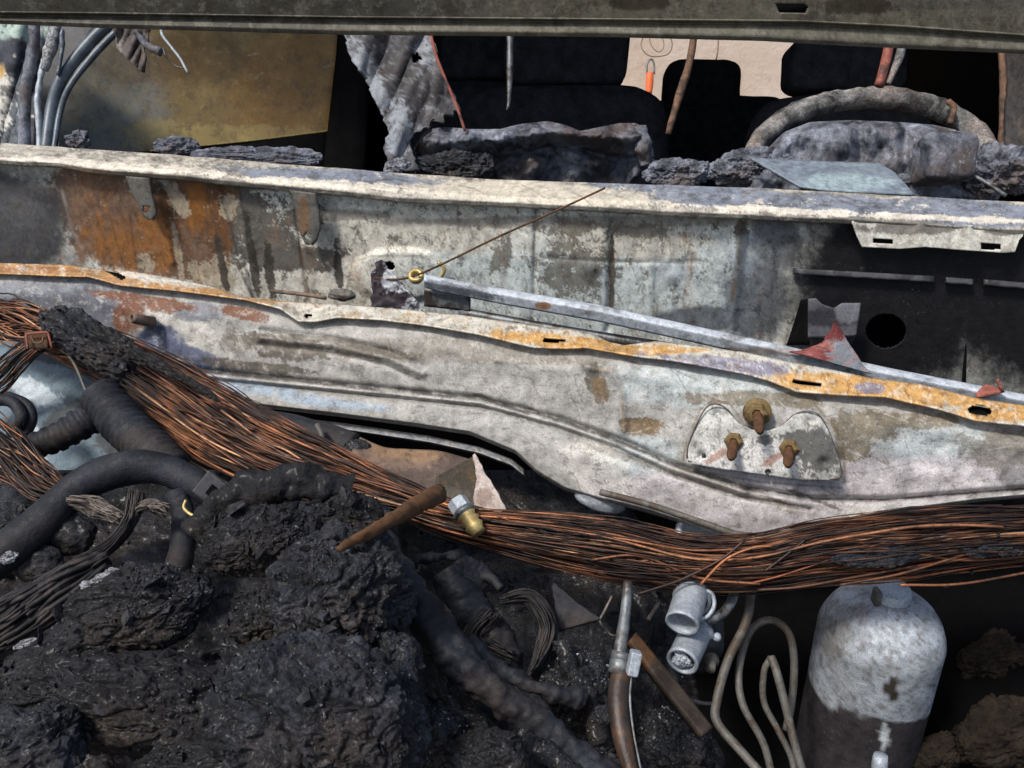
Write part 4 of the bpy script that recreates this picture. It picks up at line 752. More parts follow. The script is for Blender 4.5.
# ================================================================== CHARRED RUBBLE
def bed():
    xs = np.arange(-80, 1110, 3.); ys = np.arange(470, 900, 3.); PX, PY = np.meshgrid(xs, ys)
    T = np.interp(PY, [470, 560, 650, 768, 900], [.62, .53, .465, .405, .36]) + .10 * ss(365, 450, PX) + .10 * ss(600, 740, PX) + .06 * ss(740, 900, PX)
    V = at(PX, PY, T); n = fbm(V, 22, 5, 3) * .013 + (fbm(V, 40, 4, 6, True) - .2) * .008 + fbm(V, 160, 3, 9) * .003; T = T - n
    return gridsurf('charred_debris_bed', PX, PY, T, M['tar'], thick=0)
tag(bed(), 'continuous bed of glistening black melted debris filling the bottom of the bay', 'debris bed')
LU = [  # cx cy rx ry t rot sub amp crack seed mat label
    (136, 612, 80, 42, .395, -.22, 7, .18, .14, 1, 'char', 'rounded charred rubble lump at upper left of the heap, white ash above it'),
    (262, 542, 58, 34, .415, -.25, 7, .16, .12, 2, 'char', 'smooth-topped charred lump beneath the ridge-shaped hose crust'),
    (342, 598, 66, 68, .40, .35, 7, .2, .16, 3, 'char_blue', 'tall crumbly purple-grey charred lump at the right shoulder of the heap'),
    (266, 622, 34, 34, .405, .2, 6, .22, .2, 4, 'char', 'brownish charred lump in the hollow at the middle of the heap'),
    (122, 705, 128, 48, .365, .1, 7, .2, .17, 5, 'char', 'broad pitted charred lump in the lower left of the heap'),
    (318, 716, 106, 76, .352, .2, 7, .18, .15, 6, 'char_blue', 'largest bluish charred lump at the bottom centre-left, nearest the viewer'),
    (15, 752, 72, 40, .335, -.3, 6, .25, .2, 7, 'char_blue', 'bluish charred lump in the bottom left corner'),
    (215, 770, 80, 30, .345, 0, 6, .3, .2, 8, 'char', 'dark charred lump cut off by the bottom edge, left of centre'),
    (395, 690, 28, 60, .385, -.1, 6, .25, .2, 9, 'char_blue', 'upright crusty charred lump along the right rim of the heap'),
    (300, 520, 40, 18, .45, -.1, 6, .25, .2, 10, 'char_blue', 'small knobbly crust on top of the heap under the rusty rod'),
    (352, 522, 36, 26, .455, .3, 6, .28, .25, 11, 'char', 'wrinkled charred clump the rusty rod rests on'),
    (384, 522, 12, 18, .46, -.3, 5, .2, .15, 12, 'rubber', 'small smooth black nub right of the wrinkled clump'),
    (492, 764, 44, 30, .375, .1, 6, .25, .2, 13, 'char', 'brown-black charred lump at the bottom edge, right of the heap'),
    (60, 660, 66, 30, .385, -.5, 6, .25, .2, 14, 'char', 'sloping brown charred lump at the left edge of the heap'),
    (432, 738, 34, 32, .40, .2, 6, .18, .12, 15, 'tar', 'glistening tar-black clump between the heap and the black cable'),
    (572, 690, 42, 40, .47, .3, 6, .18, .12, 16, 'tar', 'glistening tar-black clump left of the upright rod'),
    (672, 748, 42, 36, .50, .5, 6, .18, .12, 17, 'tar', 'tar-black clump right of the upright rod'),
    (600, 772, 50, 20, .42, .0, 6, .18, .12, 18, 'tar', 'wet-looking black clump with bright glints at the foot of the rod'),
]
for (a, b, rx, ry, t, ro, s, am, cr, sd_, mt, lab) in LU:
    tag(lump('charred_lump', a, b, rx, ry, t, rot=ro, s=s, amp=am * 1.35, crack=cr * 1.1, fine=.05, seed=sd_, mat=M[mt], dz=1.0), lab, 'charred lump', 'charred lumps heaped in the engine bay')
hose('crusted_hose', [(196, 540, .45), (218, 515, .455), (250, 492, .455), (300, 483, .455), (350, 494, .46)], [14, 18, 19, 17, 15], 'ridge of hose crusted with black char along the top of the heap', mat='char', rough=.006, rfr=70, seg=90, n=28)
hose('burnt_cable', [(376, 530, .45), (398, 580, .44), (428, 620, .43), (462, 662, .42), (507, 702, .415), (557, 740, .41), (620, 790, .40)], [15, 20, 20, 16, 15, 16, 17], 'thick black burnt cable running from the rusty rod down to the bottom centre', mat='rubber', rough=.003, rfr=110, seg=160, n=32)
hose('burnt_cable', [(445, 570, .49), (470, 608, .485), (498, 645, .475), (515, 680, .465)], [17, 19, 19, 12], 'stubby black burnt cable right of the thick one, with a frayed lower end', mat='rubber', rough=.003, rfr=110, seg=110, n=30, seed=4)
tag(lump('flat_scab', 470, 577, 16, 22, .488, rot=-.4, s=5, amp=.1, crack=.08, fine=.04, mat=M['brown_sheet'] if False else M['rubber'], dz=.4), 'flat dark tongue of melted plastic at the top of the stubby cable', 'melted plastic')
tuft('strand_tuft', [(500, 600, .48), (530, 598, .475), (548, 625, .47), (540, 655, .46), (528, 676, .455)], [4, 8, 10, 7, 2], 60, M['strand_dark'], 51, 'loop of dark thin strands drooping right of the stubby burnt cable', (.5, 1.2))
tuft('strand_tuft', [(495, 612, .475), (475, 640, .47), (512, 660, .465)], [10, 14, 8], 40, M['strand_dark'], 52, 'short comb of sooty strands lying over the stubby burnt cable', (.5, 1.1))
o = patch('torn_black_sheet', [(553, 584, .50), (556, 610, .49), (560, 632, .48)], [(556, 584, .50), (582, 606, .485), (602, 620, .475)], M['rubber'], nu=20, nv=14, thick=.002, jag=2, rough=.003, rfr=80); tag(o, 'small torn black sheet below the sagging copper wires at centre', 'torn sheet')
tag(tube('curled_wire', [(612, 596, .5), (604, 612, .495), (600, 622, .49), (610, 634, .485), (620, 636, .48)], 1.3, M['strand'], None, 6, 20), 'thin curled pale wire just left of the upright rod', 'wire')
tag(lump('melted_blob', 530, 700, 26, 9, .435, rot=.6, s=5, amp=.25, crack=.2, fine=.08, mat=M['char_blue']), 'bluish melted streak among the black clumps at lower centre', 'melted plastic')
tag(lump('melted_blob', 604, 715, 12, 10, .43, s=5, amp=.25, crack=.2, fine=.08, mat=M['char_blue']), 'small bluish knob left of the upright rod near its foot', 'melted plastic')
for q, r_, mt, lab in (([(470, 640, .45), (500, 672, .44), (540, 690, .435), (585, 700, .44)], 9, 'rubber', 'thin black cable crossing under the comb of sooty strands'),
        ([(440, 660, .43), (452, 700, .42), (480, 735, .41), (500, 790, .40)], 10, 'tar', 'glistening tarred cable left of the thick cable near the bottom'),
        ([(560, 640, .46), (566, 670, .455), (590, 700, .45), (600, 745, .44)], 8, 'tar', 'tarred cable looping down beside the upright rod'),
        ([(520, 735, .41), (560, 765, .40), (600, 790, .40)], 12, 'tar', 'short tarred stub at the bottom edge left of the rod'),
        ([(415, 560, .48), (450, 556, .49), (480, 568, .49), (500, 590, .48)], 5, 'rubber', 'thin dark hose curving over the top of the stubby cable')):
    hose('burnt_cable', q, [r_, r_ * 1.15, r_ * .9, r_], lab, mat=mt, rough=.004, rfr=80, seg=70, n=18, seed=int(q[0][0]))
for q in ([(648, 620, .51), (660, 600, .52), (655, 585, .53)], [(660, 680, .5), (690, 700, .5), (720, 705, .5)]):
    tag(tube('charred_twig_wire', q, 2.2, M['rubber'], None, 8, 20, rough=.001, rfr=90), 'thin charred wire stub ' + ('just left of the pipe union' if q[0][0] < 650 else 'lying below the pipe union'), 'wire')
# ================================================================== BRACKET, BOLT, RUSTY ROD
tsp = lambda px, py, P: layers(px, py, P, (128, 108, 94), [((150, 122, 94), [(410, 452, 40, 10, .1)], 20, .4, .3, .8), ((86, 76, 72), [(400, 480, 50, 12), (450, 470, 20, 16)], 20, .5, .25, .7), ((70, 62, 58), None, 50, .7, .15, .6)])
o = patch('brown_heat_shield', [(360, 437, .66), (385, 447, .655), (410, 449, .65), (440, 451, .645), (470, 459, .64)], [(340, 470, .62), (380, 492, .60), (420, 508, .59), (450, 515, .585), (480, 520, .58)], M['metal'], nu=60, nv=30, paint=tsp, rough=.003, rfr=30, thick=.0015, sm=True); tag(o, 'brown scorched sheet behind the bracket and under the panel lip', 'heat shield')
bt = thing('bolted_bracket', at(460., 490., .545), 'dark folded bracket plate with a pale torn flange above the copper wires', 'bracket')
bfp = lambda px, py, P: layers(px, py, P, (70, 64, 54), [((96, 92, 84), [(450, 500, 16, 12)], 40, .5, .2, .6), ((110, 84, 50), None, 60, .65, .1, .7)])
patch('plate', [(436, 478, .56), (438, 496, .553), (446, 516, .545)], [(474, 457, .575), (478, 480, .565), (476, 516, .545)], M['metal'], nu=24, nv=20, paint=bfp, parent=bt, thick=.002)
tfp = lambda px, py, P: layers(px, py, P, (188, 176, 168), [((120, 96, 84), [(486, 500, 10, 10)], 50, .5, .2, .7), ((150, 136, 130), None, 50, .8, .15, .7)])
patch('torn_flange', [(474, 456, .57), (478, 480, .562), (474, 498, .553), (474, 516, .545)], [(476, 454, .57), (486, 474, .56), (498, 492, .55), (509, 514, .54)], M['metal'], nu=30, nv=16, paint=tfp, parent=bt, thick=.0015, jag=2, rough=.0015, rfr=120)
c0 = at(456., 500., .518); ax = at(478., 532., .508) - c0; axn = ax / np.linalg.norm(ax)
bo = thing('bolt', c0, 'silver hex-headed bolt with brassy threads leaning on the copper wires', 'bolt')
lathe('head', c0, ax, [(0, 0), (.0058, 0), (.0064, .0015), (.0064, .007), (.0058, .0078)], M['alu'], bo, 6, smooth=False)
lathe('collar', c0, ax, [(.0058, .008), (.0072, .008), (.0072, .0105), (.0058, .0115)], M['steel'], bo, 24)
lathe('threaded_shank', c0, ax, [(.0052, .011)] + [(.0047 if k % 2 else .0062, .0115 + k * .0022) for k in range(6)] + [(.0045, .0255), (0, .0258)], M['brass'], bo, 24)
tag(tube('rusty_rod', [(338, 549, .375), (380, 527, .405), (412, 508, .445), (438, 494, .49)], [4, 6.5, 8, 10], M['rust'], None, 14, 40, rough=.0012, rfr=200), 'rusty brown rod pointing up right from the rubble to the bracket', 'rod')
# ================================================================== UPRIGHT ROD WITH CLAMP
ur = thing('dipstick_tube', at(622., 680., .43), 'upright grey rod clamped to a dark flattened tube, standing right of centre at the bottom', 'tube')
tube('rod', [(628, 582, .455), (625, 615, .445), (620, 650, .435), (618, 672, .43)], [4.5, 5.5, 6.5, 7], M['steel'], ur, 12, 24, rough=.0003)
M['brown_tube'] = mat_plain('brown_black_tube', tuple(lin((58, 50, 46))), .45, .3, 60, .5, alt=tuple(lin((96, 70, 50))))
tube('flat_tube', [(622, 668, .43), (618, 700, .42), (622, 735, .41), (632, 775, .40)], [10, 11, 10, 7], M['brown_tube'], ur, 12, 30)
tube('tube_seam', [(632, 672, .418), (630, 700, .41), (634, 735, .40), (642, 775, .392)], 1.3, M['steel'], ur, 6, 20)
lathe('clamp_band', at(622., 652., .431), at(618., 674., .428) - at(622., 652., .431), [(.0042, 0), (.0052, 0), (.0052, .0035), (.0046, .004), (.0052, .0045), (.0053, .0105), (.0042, .011)], M['steel'], ur, 18)
V, F = box((0, 0, 0), (.0055, .007, .012)); cb_ = at(634., 663., .418); bevel(mesh('clamp_block', orient(V, cb_, Rv * .97 + Uv * -.2, Uv * .97 + Rv * .2, -Fv), F, M['alu'], ur, smooth=False), .0008)
brn = lambda px, py, P: layers(px, py, P, (64, 54, 46), [((96, 64, 34), [(640, 650, 20, 14)], 30, .5, .2, .7), ((52, 46, 42), None, 40, .8, .2, .7)])
o = patch('angled_brown_bar', [(636, 632, .50), (676, 680, .485), (713, 727, .47)], [(630, 640, .495), (666, 690, .48), (703, 735, .465)], M['metal'], nu=40, nv=8, paint=brn, thick=.006); tag(o, 'flat brown bar sloping down right behind the upright rod', 'bar')
# ================================================================== PIPE FITTINGS
ft = thing('pipe_union', at(690., 630., .50), 'ash-white aluminium pipe union with two open mouths under the copper wires', 'pipe fitting')
def openpipe(a, b, r, wall=.0012, nm='pipe_stub'):
    c = at(*map(float, a)); e = at(*map(float, b)); ax = e - c; L = np.linalg.norm(ax)
    return lathe(nm, c, ax, [(r * .96, 0), (r, L * .2), (r, L * .9), (r * 1.03, L * .93), (r * 1.03, L), (r * 1.0 - wall, L * 1.005), (r - wall * 1.3, L * .9), (r - wall * 1.4, L * .3), (0, L * .3)], M['alu'], ft, 32)
p1 = openpipe((693, 588, .505), (682, 624, .486), .0095)
lathe('rim', at(692., 598., .505), at(681., 625., .478) - at(692., 598., .505), [(.0095, -.002), (.0112, -.0015), (.0115, .001), (.0095, .0015)], M['alu'], p1, 32)
p2 = openpipe((698, 628, .512), (682, 662, .489), .009)
lump('crumbled_core', 682, 658, 9, 9, .492, s=5, amp=.3, crack=.4, fine=.3, mat=M['alu'], parent=p2)
tube('clamp_ring', [(702, 588, .50), (712, 594, .498), (714, 606, .496), (708, 616, .494), (700, 619, .494)], 2.2, M['alu'], ft, 8, 24)
tube('side_pipe', [(736, 580, .52), (732, 600, .515), (722, 614, .51), (706, 622, .508)], 5, M['steel'], ft, 12, 24)
lump('valve_body', 702, 640, 22, 34, .535, s=5, amp=.1, crack=.1, fine=.05, mat=M['soot_grey'], parent=ft, rot=.2)
for x, y, r_ in ((707, 633, 7), (717, 637, 4.5)): lump('bolt_head', x, y, r_, r_, .505, s=4, amp=.06, crack=.04, fine=.05, mat=M['alu'], parent=ft)
lathe('bleed_screw', at(712., 658., .515), at(710., 674., .50) - at(712., 658., .515), [(.004, 0), (.0045, .002), (.0045, .004), (.0028, .005), (.0028, .012), (0, .0125)], M['steel_dull'], ft, 14)
lathe('bleed_screw', at(662., 594., .54), Rv + Uv * .1, [(0, 0), (.003, 0), (.003, .006), (.0018, .007), (.0018, .012), (0, .012)], M['steel_dull'], ft, 12)
for pts, r_, lab in (([(752, 588, .53), (746, 622, .52), (728, 660, .51), (717, 700, .50), (717, 722, .495), (740, 750, .485), (765, 778, .475)], 4.6, 'nearest bent grey pipe, right beside the pipe union'),
                     ([(775, 790, .50), (764, 745, .505), (743, 705, .51), (739, 670, .52), (750, 632, .53), (770, 620, .53), (788, 632, .53), (794, 660, .53), (792, 700, .53), (786, 730, .53)], 3.8, 'looped brown-grey pipe with a rounded top, second from the union'),
                     ([(805, 780, .49), (795, 745, .495), (784, 700, .50), (776, 670, .505), (771, 657, .51)], 4.2, 'straight pale pipe ending in mid air, nearest the canister'),
                     ([(771, 657, .53), (764, 672, .53), (764, 702, .53), (778, 730, .525), (792, 760, .52), (795, 790, .515)], 3.2, 'dim thin pipe behind the straight pale pipe')):
    tag(tube('bent_pipe', pts, r_, M['steel_dull'], None, 12, 70), lab, 'pipe', 'bent metal pipes beside the canister')
# ================================================================== CANISTER
M['dimbrown'] = mat_plain('dim_brown_casting', (.022, .017, .012), .85, 0, 40, .6, .003, spec=.1, alt=(.006, .005, .0045))
cn = thing('canister', at(870., 700., .50), 'ash-white dome-topped metal canister with a scorched dark lower half', 'canister')
top = at(889., 596., .535); r0 = .0385; th = np.linspace(0, 2 * math.pi, 96, endpoint=False)
prof = [(0, -.0012), (.012, -.0015), (.018, -.003), (.025, -.0062), (.0305, -.0108), (.0345, -.0165), (.0373, -.0235), (r0, -.028), (r0, -.034)] + [(r0, -.035 - .005 * k) for k in range(1, 34)] + [(.038, -.21), (.03, -.215), (0, -.216)]
pr = np.array(prof); pr = pr[np.linspace(0, len(pr) - 1, len(pr)).astype(int)]
# refine the profile
s_ = np.arange(len(pr)); si = np.linspace(0, len(pr) - 1, 130); pr = np.stack([np.interp(si, s_, pr[:, 0]), np.interp(si, s_, pr[:, 1])], 1)
V = np.array([[top + np.array([r * math.cos(a), r * math.sin(a), h]) for a in th] for r, h in pr]); nV = V.reshape(-1, 3)
idx = np.arange(len(pr) * 96).reshape(len(pr), 96); nx_ = np.roll(idx, -1, 1); Fc = np.stack([idx[:-1], idx[1:], nx_[1:], nx_[:-1]], -1).reshape(-1, 4)
hh = nV[:, 2] - top[2]; edge = -.069 + fbm(nV, 30, 4, 2) * .012
rel = nV - O; tt = rel @ Fv; pxv = 512 + FPX * (rel @ Rv) / tt; pyv = 384 - FPX * (rel @ Uv) / tt
cA = layers(pxv, pyv, nV, (158, 164, 170), [((184, 192, 200), None, 24, .8, .6, .7), ((190, 198, 206), [(900, 640, 40, 24)], 40, .6, .3, .7), ((132, 132, 132), None, 40, .7, .5, .6, (1, 1.5)), ((112, 100, 86), [(832, 632, 20, 26), (850, 612, 20, 8)], 60, .6, .4, .5), ((92, 80, 66), None, 120, .6, .1, .6)])
scratches(cA, pxv, pyv, (815, 600, 940, 700), 40, 17, (90, 84, 80), .6, (6, 24), (-1, 1.2), .6)
mk = ss(-.0015, .0015, edge - hh)[:, None]; cA = cA * (1 - mk) + lin((58, 54, 56)) * mk
rel = nV - O; tt = rel @ Fv; pxv = 512 + FPX * (rel @ Rv) / tt; pyv = 384 - FPX * (rel @ Uv) / tt; front = (nV[:, 1] < top[1])
mk = (ss(1.15, .85, np.hypot((pxv - 891) / 7., (pyv - 688) / 12.) + .5 * fbm(nV, 150, 3)) * front)[:, None]; cA = cA * (1 - mk) + lin((58, 52, 46)) * mk
mk = (ss(1.2, .8, np.hypot((pxv - 884) / 4.5, (pyv - 735) / 16.) + .5 * fbm(nV, 150, 3)) * front)[:, None]; cA = cA * (1 - mk) + lin((200, 205, 205)) * mk
mesh('body', nV, Fc, M['metal'], cn, cA)
lathe('top_boss', top + np.array([.002, .002, -.002]), (0.05, -.1, 1), [(.0, .008), (.010, .008), (.0115, .0065), (.012, .0), (.014, -.003)], M['alu'], cn, 28)
V, F = box((0, 0, 0), (.0035, .008, .012)); bevel(mesh('top_fin', V + top + np.array([-.010, -.004, .002]), F, M['steel_dull'], cn, smooth=False), .001)
lathe('drain_nipple', at(880., 762., .445), (0, -.25, -1), [(0, -.004), (.0035, -.004), (.004, 0), (.004, .012), (0, .0125)], M['alu'], cn, 16)
for a, b, rx, ry, t, lab in ((1000, 655, 46, 24, .60, 'dim brownish lump in the dark right of the canister'), (1005, 735, 50, 34, .55, 'larger dim brown lump in the bottom right corner'), (940, 752, 30, 20, .56, 'small dim lump below the canister on its right')):
    tag(lump('sooty_casting', a, b, rx, ry, t, rot=-.3, s=6, amp=.25, crack=.15, fine=.08, mat=M['dimbrown'], seed=a), lab, 'casting')
# ================================================================== DASHBOARD REMAINS
def dash_relief(x, y):
    u = (x - 535) / 115.; top = 126 + 8 * np.exp(-((x - 440) / 30.) ** 2) - 4 * np.cos(x / 22.) * .6
    f = (y - top)
    r = .02 * np.sqrt(np.clip(1 - u * u, 0, 1)) + .03 * np.exp(-((f - 10) / 9.) ** 2) - .02 * np.exp(-((f - 27 - 4 * np.sin(x / 19.)) / 3.5) ** 2) + .012 * np.sin(x / 9. + np.sin(y / 7.)) * ss(24, 36, f) + .006 * np.sin(x / 5.3 + 1.3)
    P3 = np.stack([x * .06, y * .06, x * 0], -1); return r + .012 * fbm(P3, 1., 4, 8)
d1 = thing('dashboard_lump', at(535., 150., 1.18), 'folded ash-grey melted dashboard mass in the middle behind the rail', 'melted dashboard')
tpc = [(415, 150), (420, 136), (428, 129), (445, 127), (470, 129), (500, 129), (520, 124), (548, 121), (566, 125), (580, 131), (600, 127), (620, 123), (636, 123), (645, 128), (650, 145), (652, 160)]
rows('folded_skin', [(sh(tpc, 5), -.06), (tpc, 0), (sh(tpc, 14), .0), ([(415, 190), (652, 200)], .0)], M['dash'], (415, 652), 1.5, [6, 12, 26], vdepth(1.18), sm=2, parent=d1, relief=dash_relief, thick=.004)
tube('hanging_flap', [(640, 128, 1.12), (643, 145, 1.115), (646, 165, 1.12)], [6, 8, 6], M['dash'], d1, 14, 30, rough=.006)
tag(lump('dash_debris', 455, 168, 40, 18, 1.12, s=6, amp=.3, crack=.3, fine=.1, mat=M['char_blue'], seed=4), 'dark rubble at the left foot of the middle dashboard mass', 'debris')
for i, (a, b, rx, ry, lab) in enumerate([(680, 172, 34, 14, 'crumpled grey debris in the gap between the two dashboard masses'), (735, 172, 26, 13, 'glistening debris left of the torn pale panel'), (755, 160, 36, 10, 'sooty crumbs at the left foot of the steering wheel'), (280, 158, 44, 9, 'dark ash crumbs along the left part of the rail'), (175, 146, 22, 9, 'dark crumpled tuft on the rail in front of the sooty window'), (232, 154, 40, 7, 'low ash heap on the rail left of the crumbs'), (78, 140, 12, 9, 'small blue-grey scrap on the rail at far left'), (905, 185, 46, 10, 'brown crumbs at the foot of the small box by the wheel'), (1000, 172, 36, 24, 'crumpled blue-grey mass at the right end of the steering wheel')]):
    tag(lump('dash_debris', a, b, rx, ry, 1.10 if a > 600 else 1.12 if a > 300 else 1.1, s=6, amp=.55, crack=.12, fine=.16, mat=M['dash'], seed=60 + i), lab, 'debris', 'burnt debris on the rail')
dc = thing('instrument_hood', at(865., 160., 1.12), 'bluish scorched instrument hood under the steering wheel', 'instrument hood')
tp2 = [(752, 172), (768, 148), (784, 132), (810, 122), (850, 120), (900, 122), (935, 125), (958, 130), (970, 150), (975, 175)]
def ih_rel(x, y):
    P3 = np.stack([x * .05, y * .05, x * 0], -1)
    return .012 * fbm(P3, 1., 4, 5) + .01 * np.sin(x / 13.) * ss(120, 150, y) - .015 * np.exp(-((x - 860) / 5.) ** 2) - .015 * np.exp(-((x - 905) / 6.) ** 2)
rows('hood_skin', [(sh(tp2, 8), -.10), (tp2, -.02), (sh(tp2, 8), .01), ([(752, 205), (975, 210)], .04)], M['dash'], (752, 975), 1.5, [6, 8, 26], vdepth(1.13), sm=3, parent=dc, relief=ih_rel, thick=.004)
tpp = lambda px, py, P: layers(px, py, P, (140, 152, 164), [((176, 196, 200), [(850, 182, 40, 10)], 20, .5, .25, .7), ((104, 112, 126), None, 20, .9, .25, .7)])
o = patch('torn_pale_panel', [(750, 157, 1.07), (800, 160, 1.07), (850, 162, 1.07), (878, 162, 1.07), (895, 172, 1.06)], [(800, 186, 1.01), (830, 190, 1.0), (870, 192, .99), (900, 193, .985), (915, 194, .98)], M['metal'], nu=50, nv=16, paint=tpp, thick=.003); tag(o, 'flat pale blue-grey torn panel lying behind the right half of the rail', 'torn panel')
o = rbox('small_scorched_box', 918, 138, 970, 184, 1.06, .03, M['dash'], None, .35, 3); tag(o, 'small scorched box at the right of the instrument hood', 'box')
tag(tube('thin_lever', [(966, 172, 1.05), (985, 182, 1.04), (1006, 196, 1.03)], 2.2, M['steel'], None, 8, 12), 'thin grey lever slanting down to the rail at far right', 'lever')
# steering wheel
M['wheel'] = mat_char('burnt_wheel_rim', mod=.6, dark=(.035, .034, .034), light=(.36, .36, .35), brown=(.2, .16, .14), ash=(.6, .62, .64), ashamt=.8, scale=.8, bumpd=.0015)
sw = thing('steering_wheel', at(868., 160., 1.25), 'burnt grey steering wheel rim arching above the instrument hood', 'steering wheel')
aa = np.linspace(0, 2 * math.pi, 120); wp_ = [(866 + 124 * math.cos(a) + (6 if math.sin(a) > 0 else 0), 172 - 74 * math.sin(a), 1.24 + .06 * math.sin(a)) for a in aa]
q = np.array(wp_); P = at(q[:, 0], q[:, 1], q[:, 2]); rr = (8.5 + 3 * np.clip(np.sin(aa), 0, 1)) * 1.24 / FPX; V, F = tubeV(P, rr, 18, False)
cen = np.repeat(P, 18, 0); d_ = V - cen; d_ /= np.linalg.norm(d_, axis=1)[:, None]; V = V + d_ * (fbm(V, 40, 4, 3) * .004)[:, None]; mesh('rim', V, F, M['wheel'], sw)
tube('rim_wrap', [(948, 101, 1.262), (954, 108, 1.258), (950, 124, 1.26)], 3, M['wood'], sw, 8, 12)
lump('hub', 868, 185, 40, 22, 1.24, s=5, mat=M['dash'], parent=sw)
for a, b in (((745, 172), (835, 185)), ((990, 175), (900, 185))): tube('spoke', [(a[0], a[1], 1.24), (b[0], b[1], 1.24)], 7, M['dash'], sw, 8, 8)
# ================================================================== HANGING THINGS IN THE OPENING
tshp = lambda px, py, P: layers(px, py, P, (84, 84, 88), [((62, 60, 62), [(410, 80, 24, 40), (440, 100, 14, 30), (380, 60, 12, 30)], 14, .6, .2, .8), ((150, 156, 164), [(365, 75, 12, 50, -.4), (400, 130, 14, 30), (425, 50, 10, 14)], 22, .7, .15, .8), ((52, 46, 44), None, 26, .8, .15, .7), ((150, 156, 162), None, 60, .62, .2, .5)])
def crumple(x, y):
    P3 = np.stack([x * .045 + y * .012, y * .012, x * 0], -1); return (.030 * np.abs(gnoise(P3 * .5)) + .012 * np.abs(gnoise(P3 * 1.1 + 4))) + .004 * fbm(P3, .9, 3, 3, True) + .0006 * fbm(P3, 8., 3, 7)
ts = thing('torn_lining', at(400., 90., 1.15), 'crumpled ash-grey torn sheet with a square hole, hanging at the left of the opening', 'torn sheet')
patch('sheet', [(342, 20, 1.15), (350, 55, 1.15), (368, 85, 1.14), (382, 118, 1.13), (390, 135, 1.12), (386, 152, 1.12), (392, 172, 1.1)], [(428, 20, 1.15), (436, 50, 1.15), (446, 80, 1.14), (458, 108, 1.14), (440, 122, 1.13), (412, 138, 1.12), (418, 172, 1.1)], M['metal'], nu=90, nv=50, paint=tshp, relief=crumple, parent=ts, jag=5, thick=.003, holes=[[(410, 56), (419, 53), (423, 61), (414, 65)]], sm=True)
tag(lump('pale_scrap', 397, 166, 14, 7, 1.06, rot=-.3, s=5, amp=.3, crack=.3, fine=.15, mat=M['white_ash'], dz=.5), 'pale bluish scrap on the rail at the foot of the torn sheet', 'scrap')
tag(tube('hanging_wire', [(428, 20, 1.10), (436, 55, 1.10), (450, 90, 1.1), (458, 110, 1.1), (465, 131, 1.1)], 1.6, M['red'], None, 8, 30), 'reddish wire hanging along the right edge of the torn sheet', 'wire')
def strip(nm, pts, r, mat, lab, e=.4, t=1.2, **k):
    return tag(tube(nm, [(x, y, t) for x, y in pts], r, M[mat], None, 10, 24, ell_=1., rough=.001, rfr=40, **k), lab, 'strip', 'strips hanging in the windscreen opening')
strip('hanging_strip', [(510, 20), (510, 60), (509, 100), (507, 110)], [3.4, 3.4, 3, 1.2], 'steel', 'straight grey strip hanging in front of the left seats')
strip('hanging_strip', [(696, 20), (690, 60), (678, 100), (668, 134)], [3.2, 3.6, 4.2, 2.6], 'wood', 'slanting brown strip hanging in front of the small middle headrest')
strip('hanging_strip', [(890, 40), (886, 60), (879, 86)], [4.5, 5, 5], 'red', 'short reddish strip touching the top of the steering wheel')
strip('hanging_strip', [(903, 40), (899, 58), (888, 84)], [5, 4, 2.6], 'wheel', 'short pale twisted strip right beside the reddish one')
strip('hanging_strip', [(1001, 45), (1004, 90), (1001, 146)], [3, 4, 3], 'wood', 'brown strip hanging at the right end of the opening')
pl = lambda px, py, P: layers(px, py, P, (78, 76, 76), [((110, 100, 92), None, 20, .9, .2, .7)])
o = patch('right_pillar', [(1008, 20, 1.2), (1012, 80, 1.2), (1008, 155, 1.18)], [(1060, 20, 1.1), (1060, 80, 1.1), (1060, 160, 1.1)], M['metal'], nu=40, nv=16, paint=pl, rough=.004, thick=.01, parent=None); tag(o, 'scorched grey windscreen pillar at the right edge', 'pillar')
# left pillar clutter
lpp = lambda px, py, P: layers(px, py, P, (92, 98, 104), [((176, 196, 186), [(18, 32, 30, 9)], 20, .4, .3, .8), ((60, 62, 72), [(16, 60, 22, 20), (30, 130, 10, 40)], 18, .5, .2, .9), ((208, 206, 196), [(5, 100, 8, 34)], 60, .9, .1, .9), ((50, 48, 52), None, 40, .75, .1, .8), ((196, 160, 96), [(3, 72, 6, 7)], 30, .4, .2, .9)])
lpil = thing('left_pillar', at(20., 90., 1.15), 'scorched left windscreen pillar with flaking silver skin at the far left', 'pillar')
patch('pillar_skin', [(-40, 10, 1.2), (-40, 80, 1.2), (-40, 160, 1.18)], [(62, 10, 1.2), (40, 80, 1.2), (34, 160, 1.18)], M['metal'], nu=70, nv=50, paint=lpp, relief=crumple, parent=lpil, thick=.004)
patch('rear_filler', [(20, 10, 1.28), (20, 80, 1.28), (20, 165, 1.28)], [(118, 8, 1.28), (66, 78, 1.28), (52, 165, 1.28)], M['soot_grey'], nu=20, nv=8, parent=lpil, thick=.004)
ds = thing('door_seal', at(70., 80., 1.14), 'curved bluish-grey double door seal sweeping down at the left', 'door seal')
M['seal'] = mat_plain('grey_door_seal', tuple(lin((92, 102, 112))), .4, .1, 40, .3, alt=tuple(lin((66, 74, 84))))
tube('outer_bead', [(108, 24, 1.15), (85, 48, 1.14), (62, 78, 1.13), (52, 108, 1.13), (46, 150, 1.12)], [6, 6, 6, 6, 6], M['seal'], ds, 14, 50)
tube('inner_bead', [(116, 32, 1.15), (93, 56, 1.14), (70, 86, 1.13), (60, 112, 1.13), (54, 150, 1.12)], [3.5, 3.5, 3, 3, 3], M['seal'], ds, 12, 50)
patch('pale_lip', [(100, 24, 1.17), (78, 50, 1.17), (60, 72, 1.17)], [(116, 36, 1.16), (96, 52, 1.16), (76, 76, 1.16)], M['steel'], nu=20, nv=6, parent=ds)
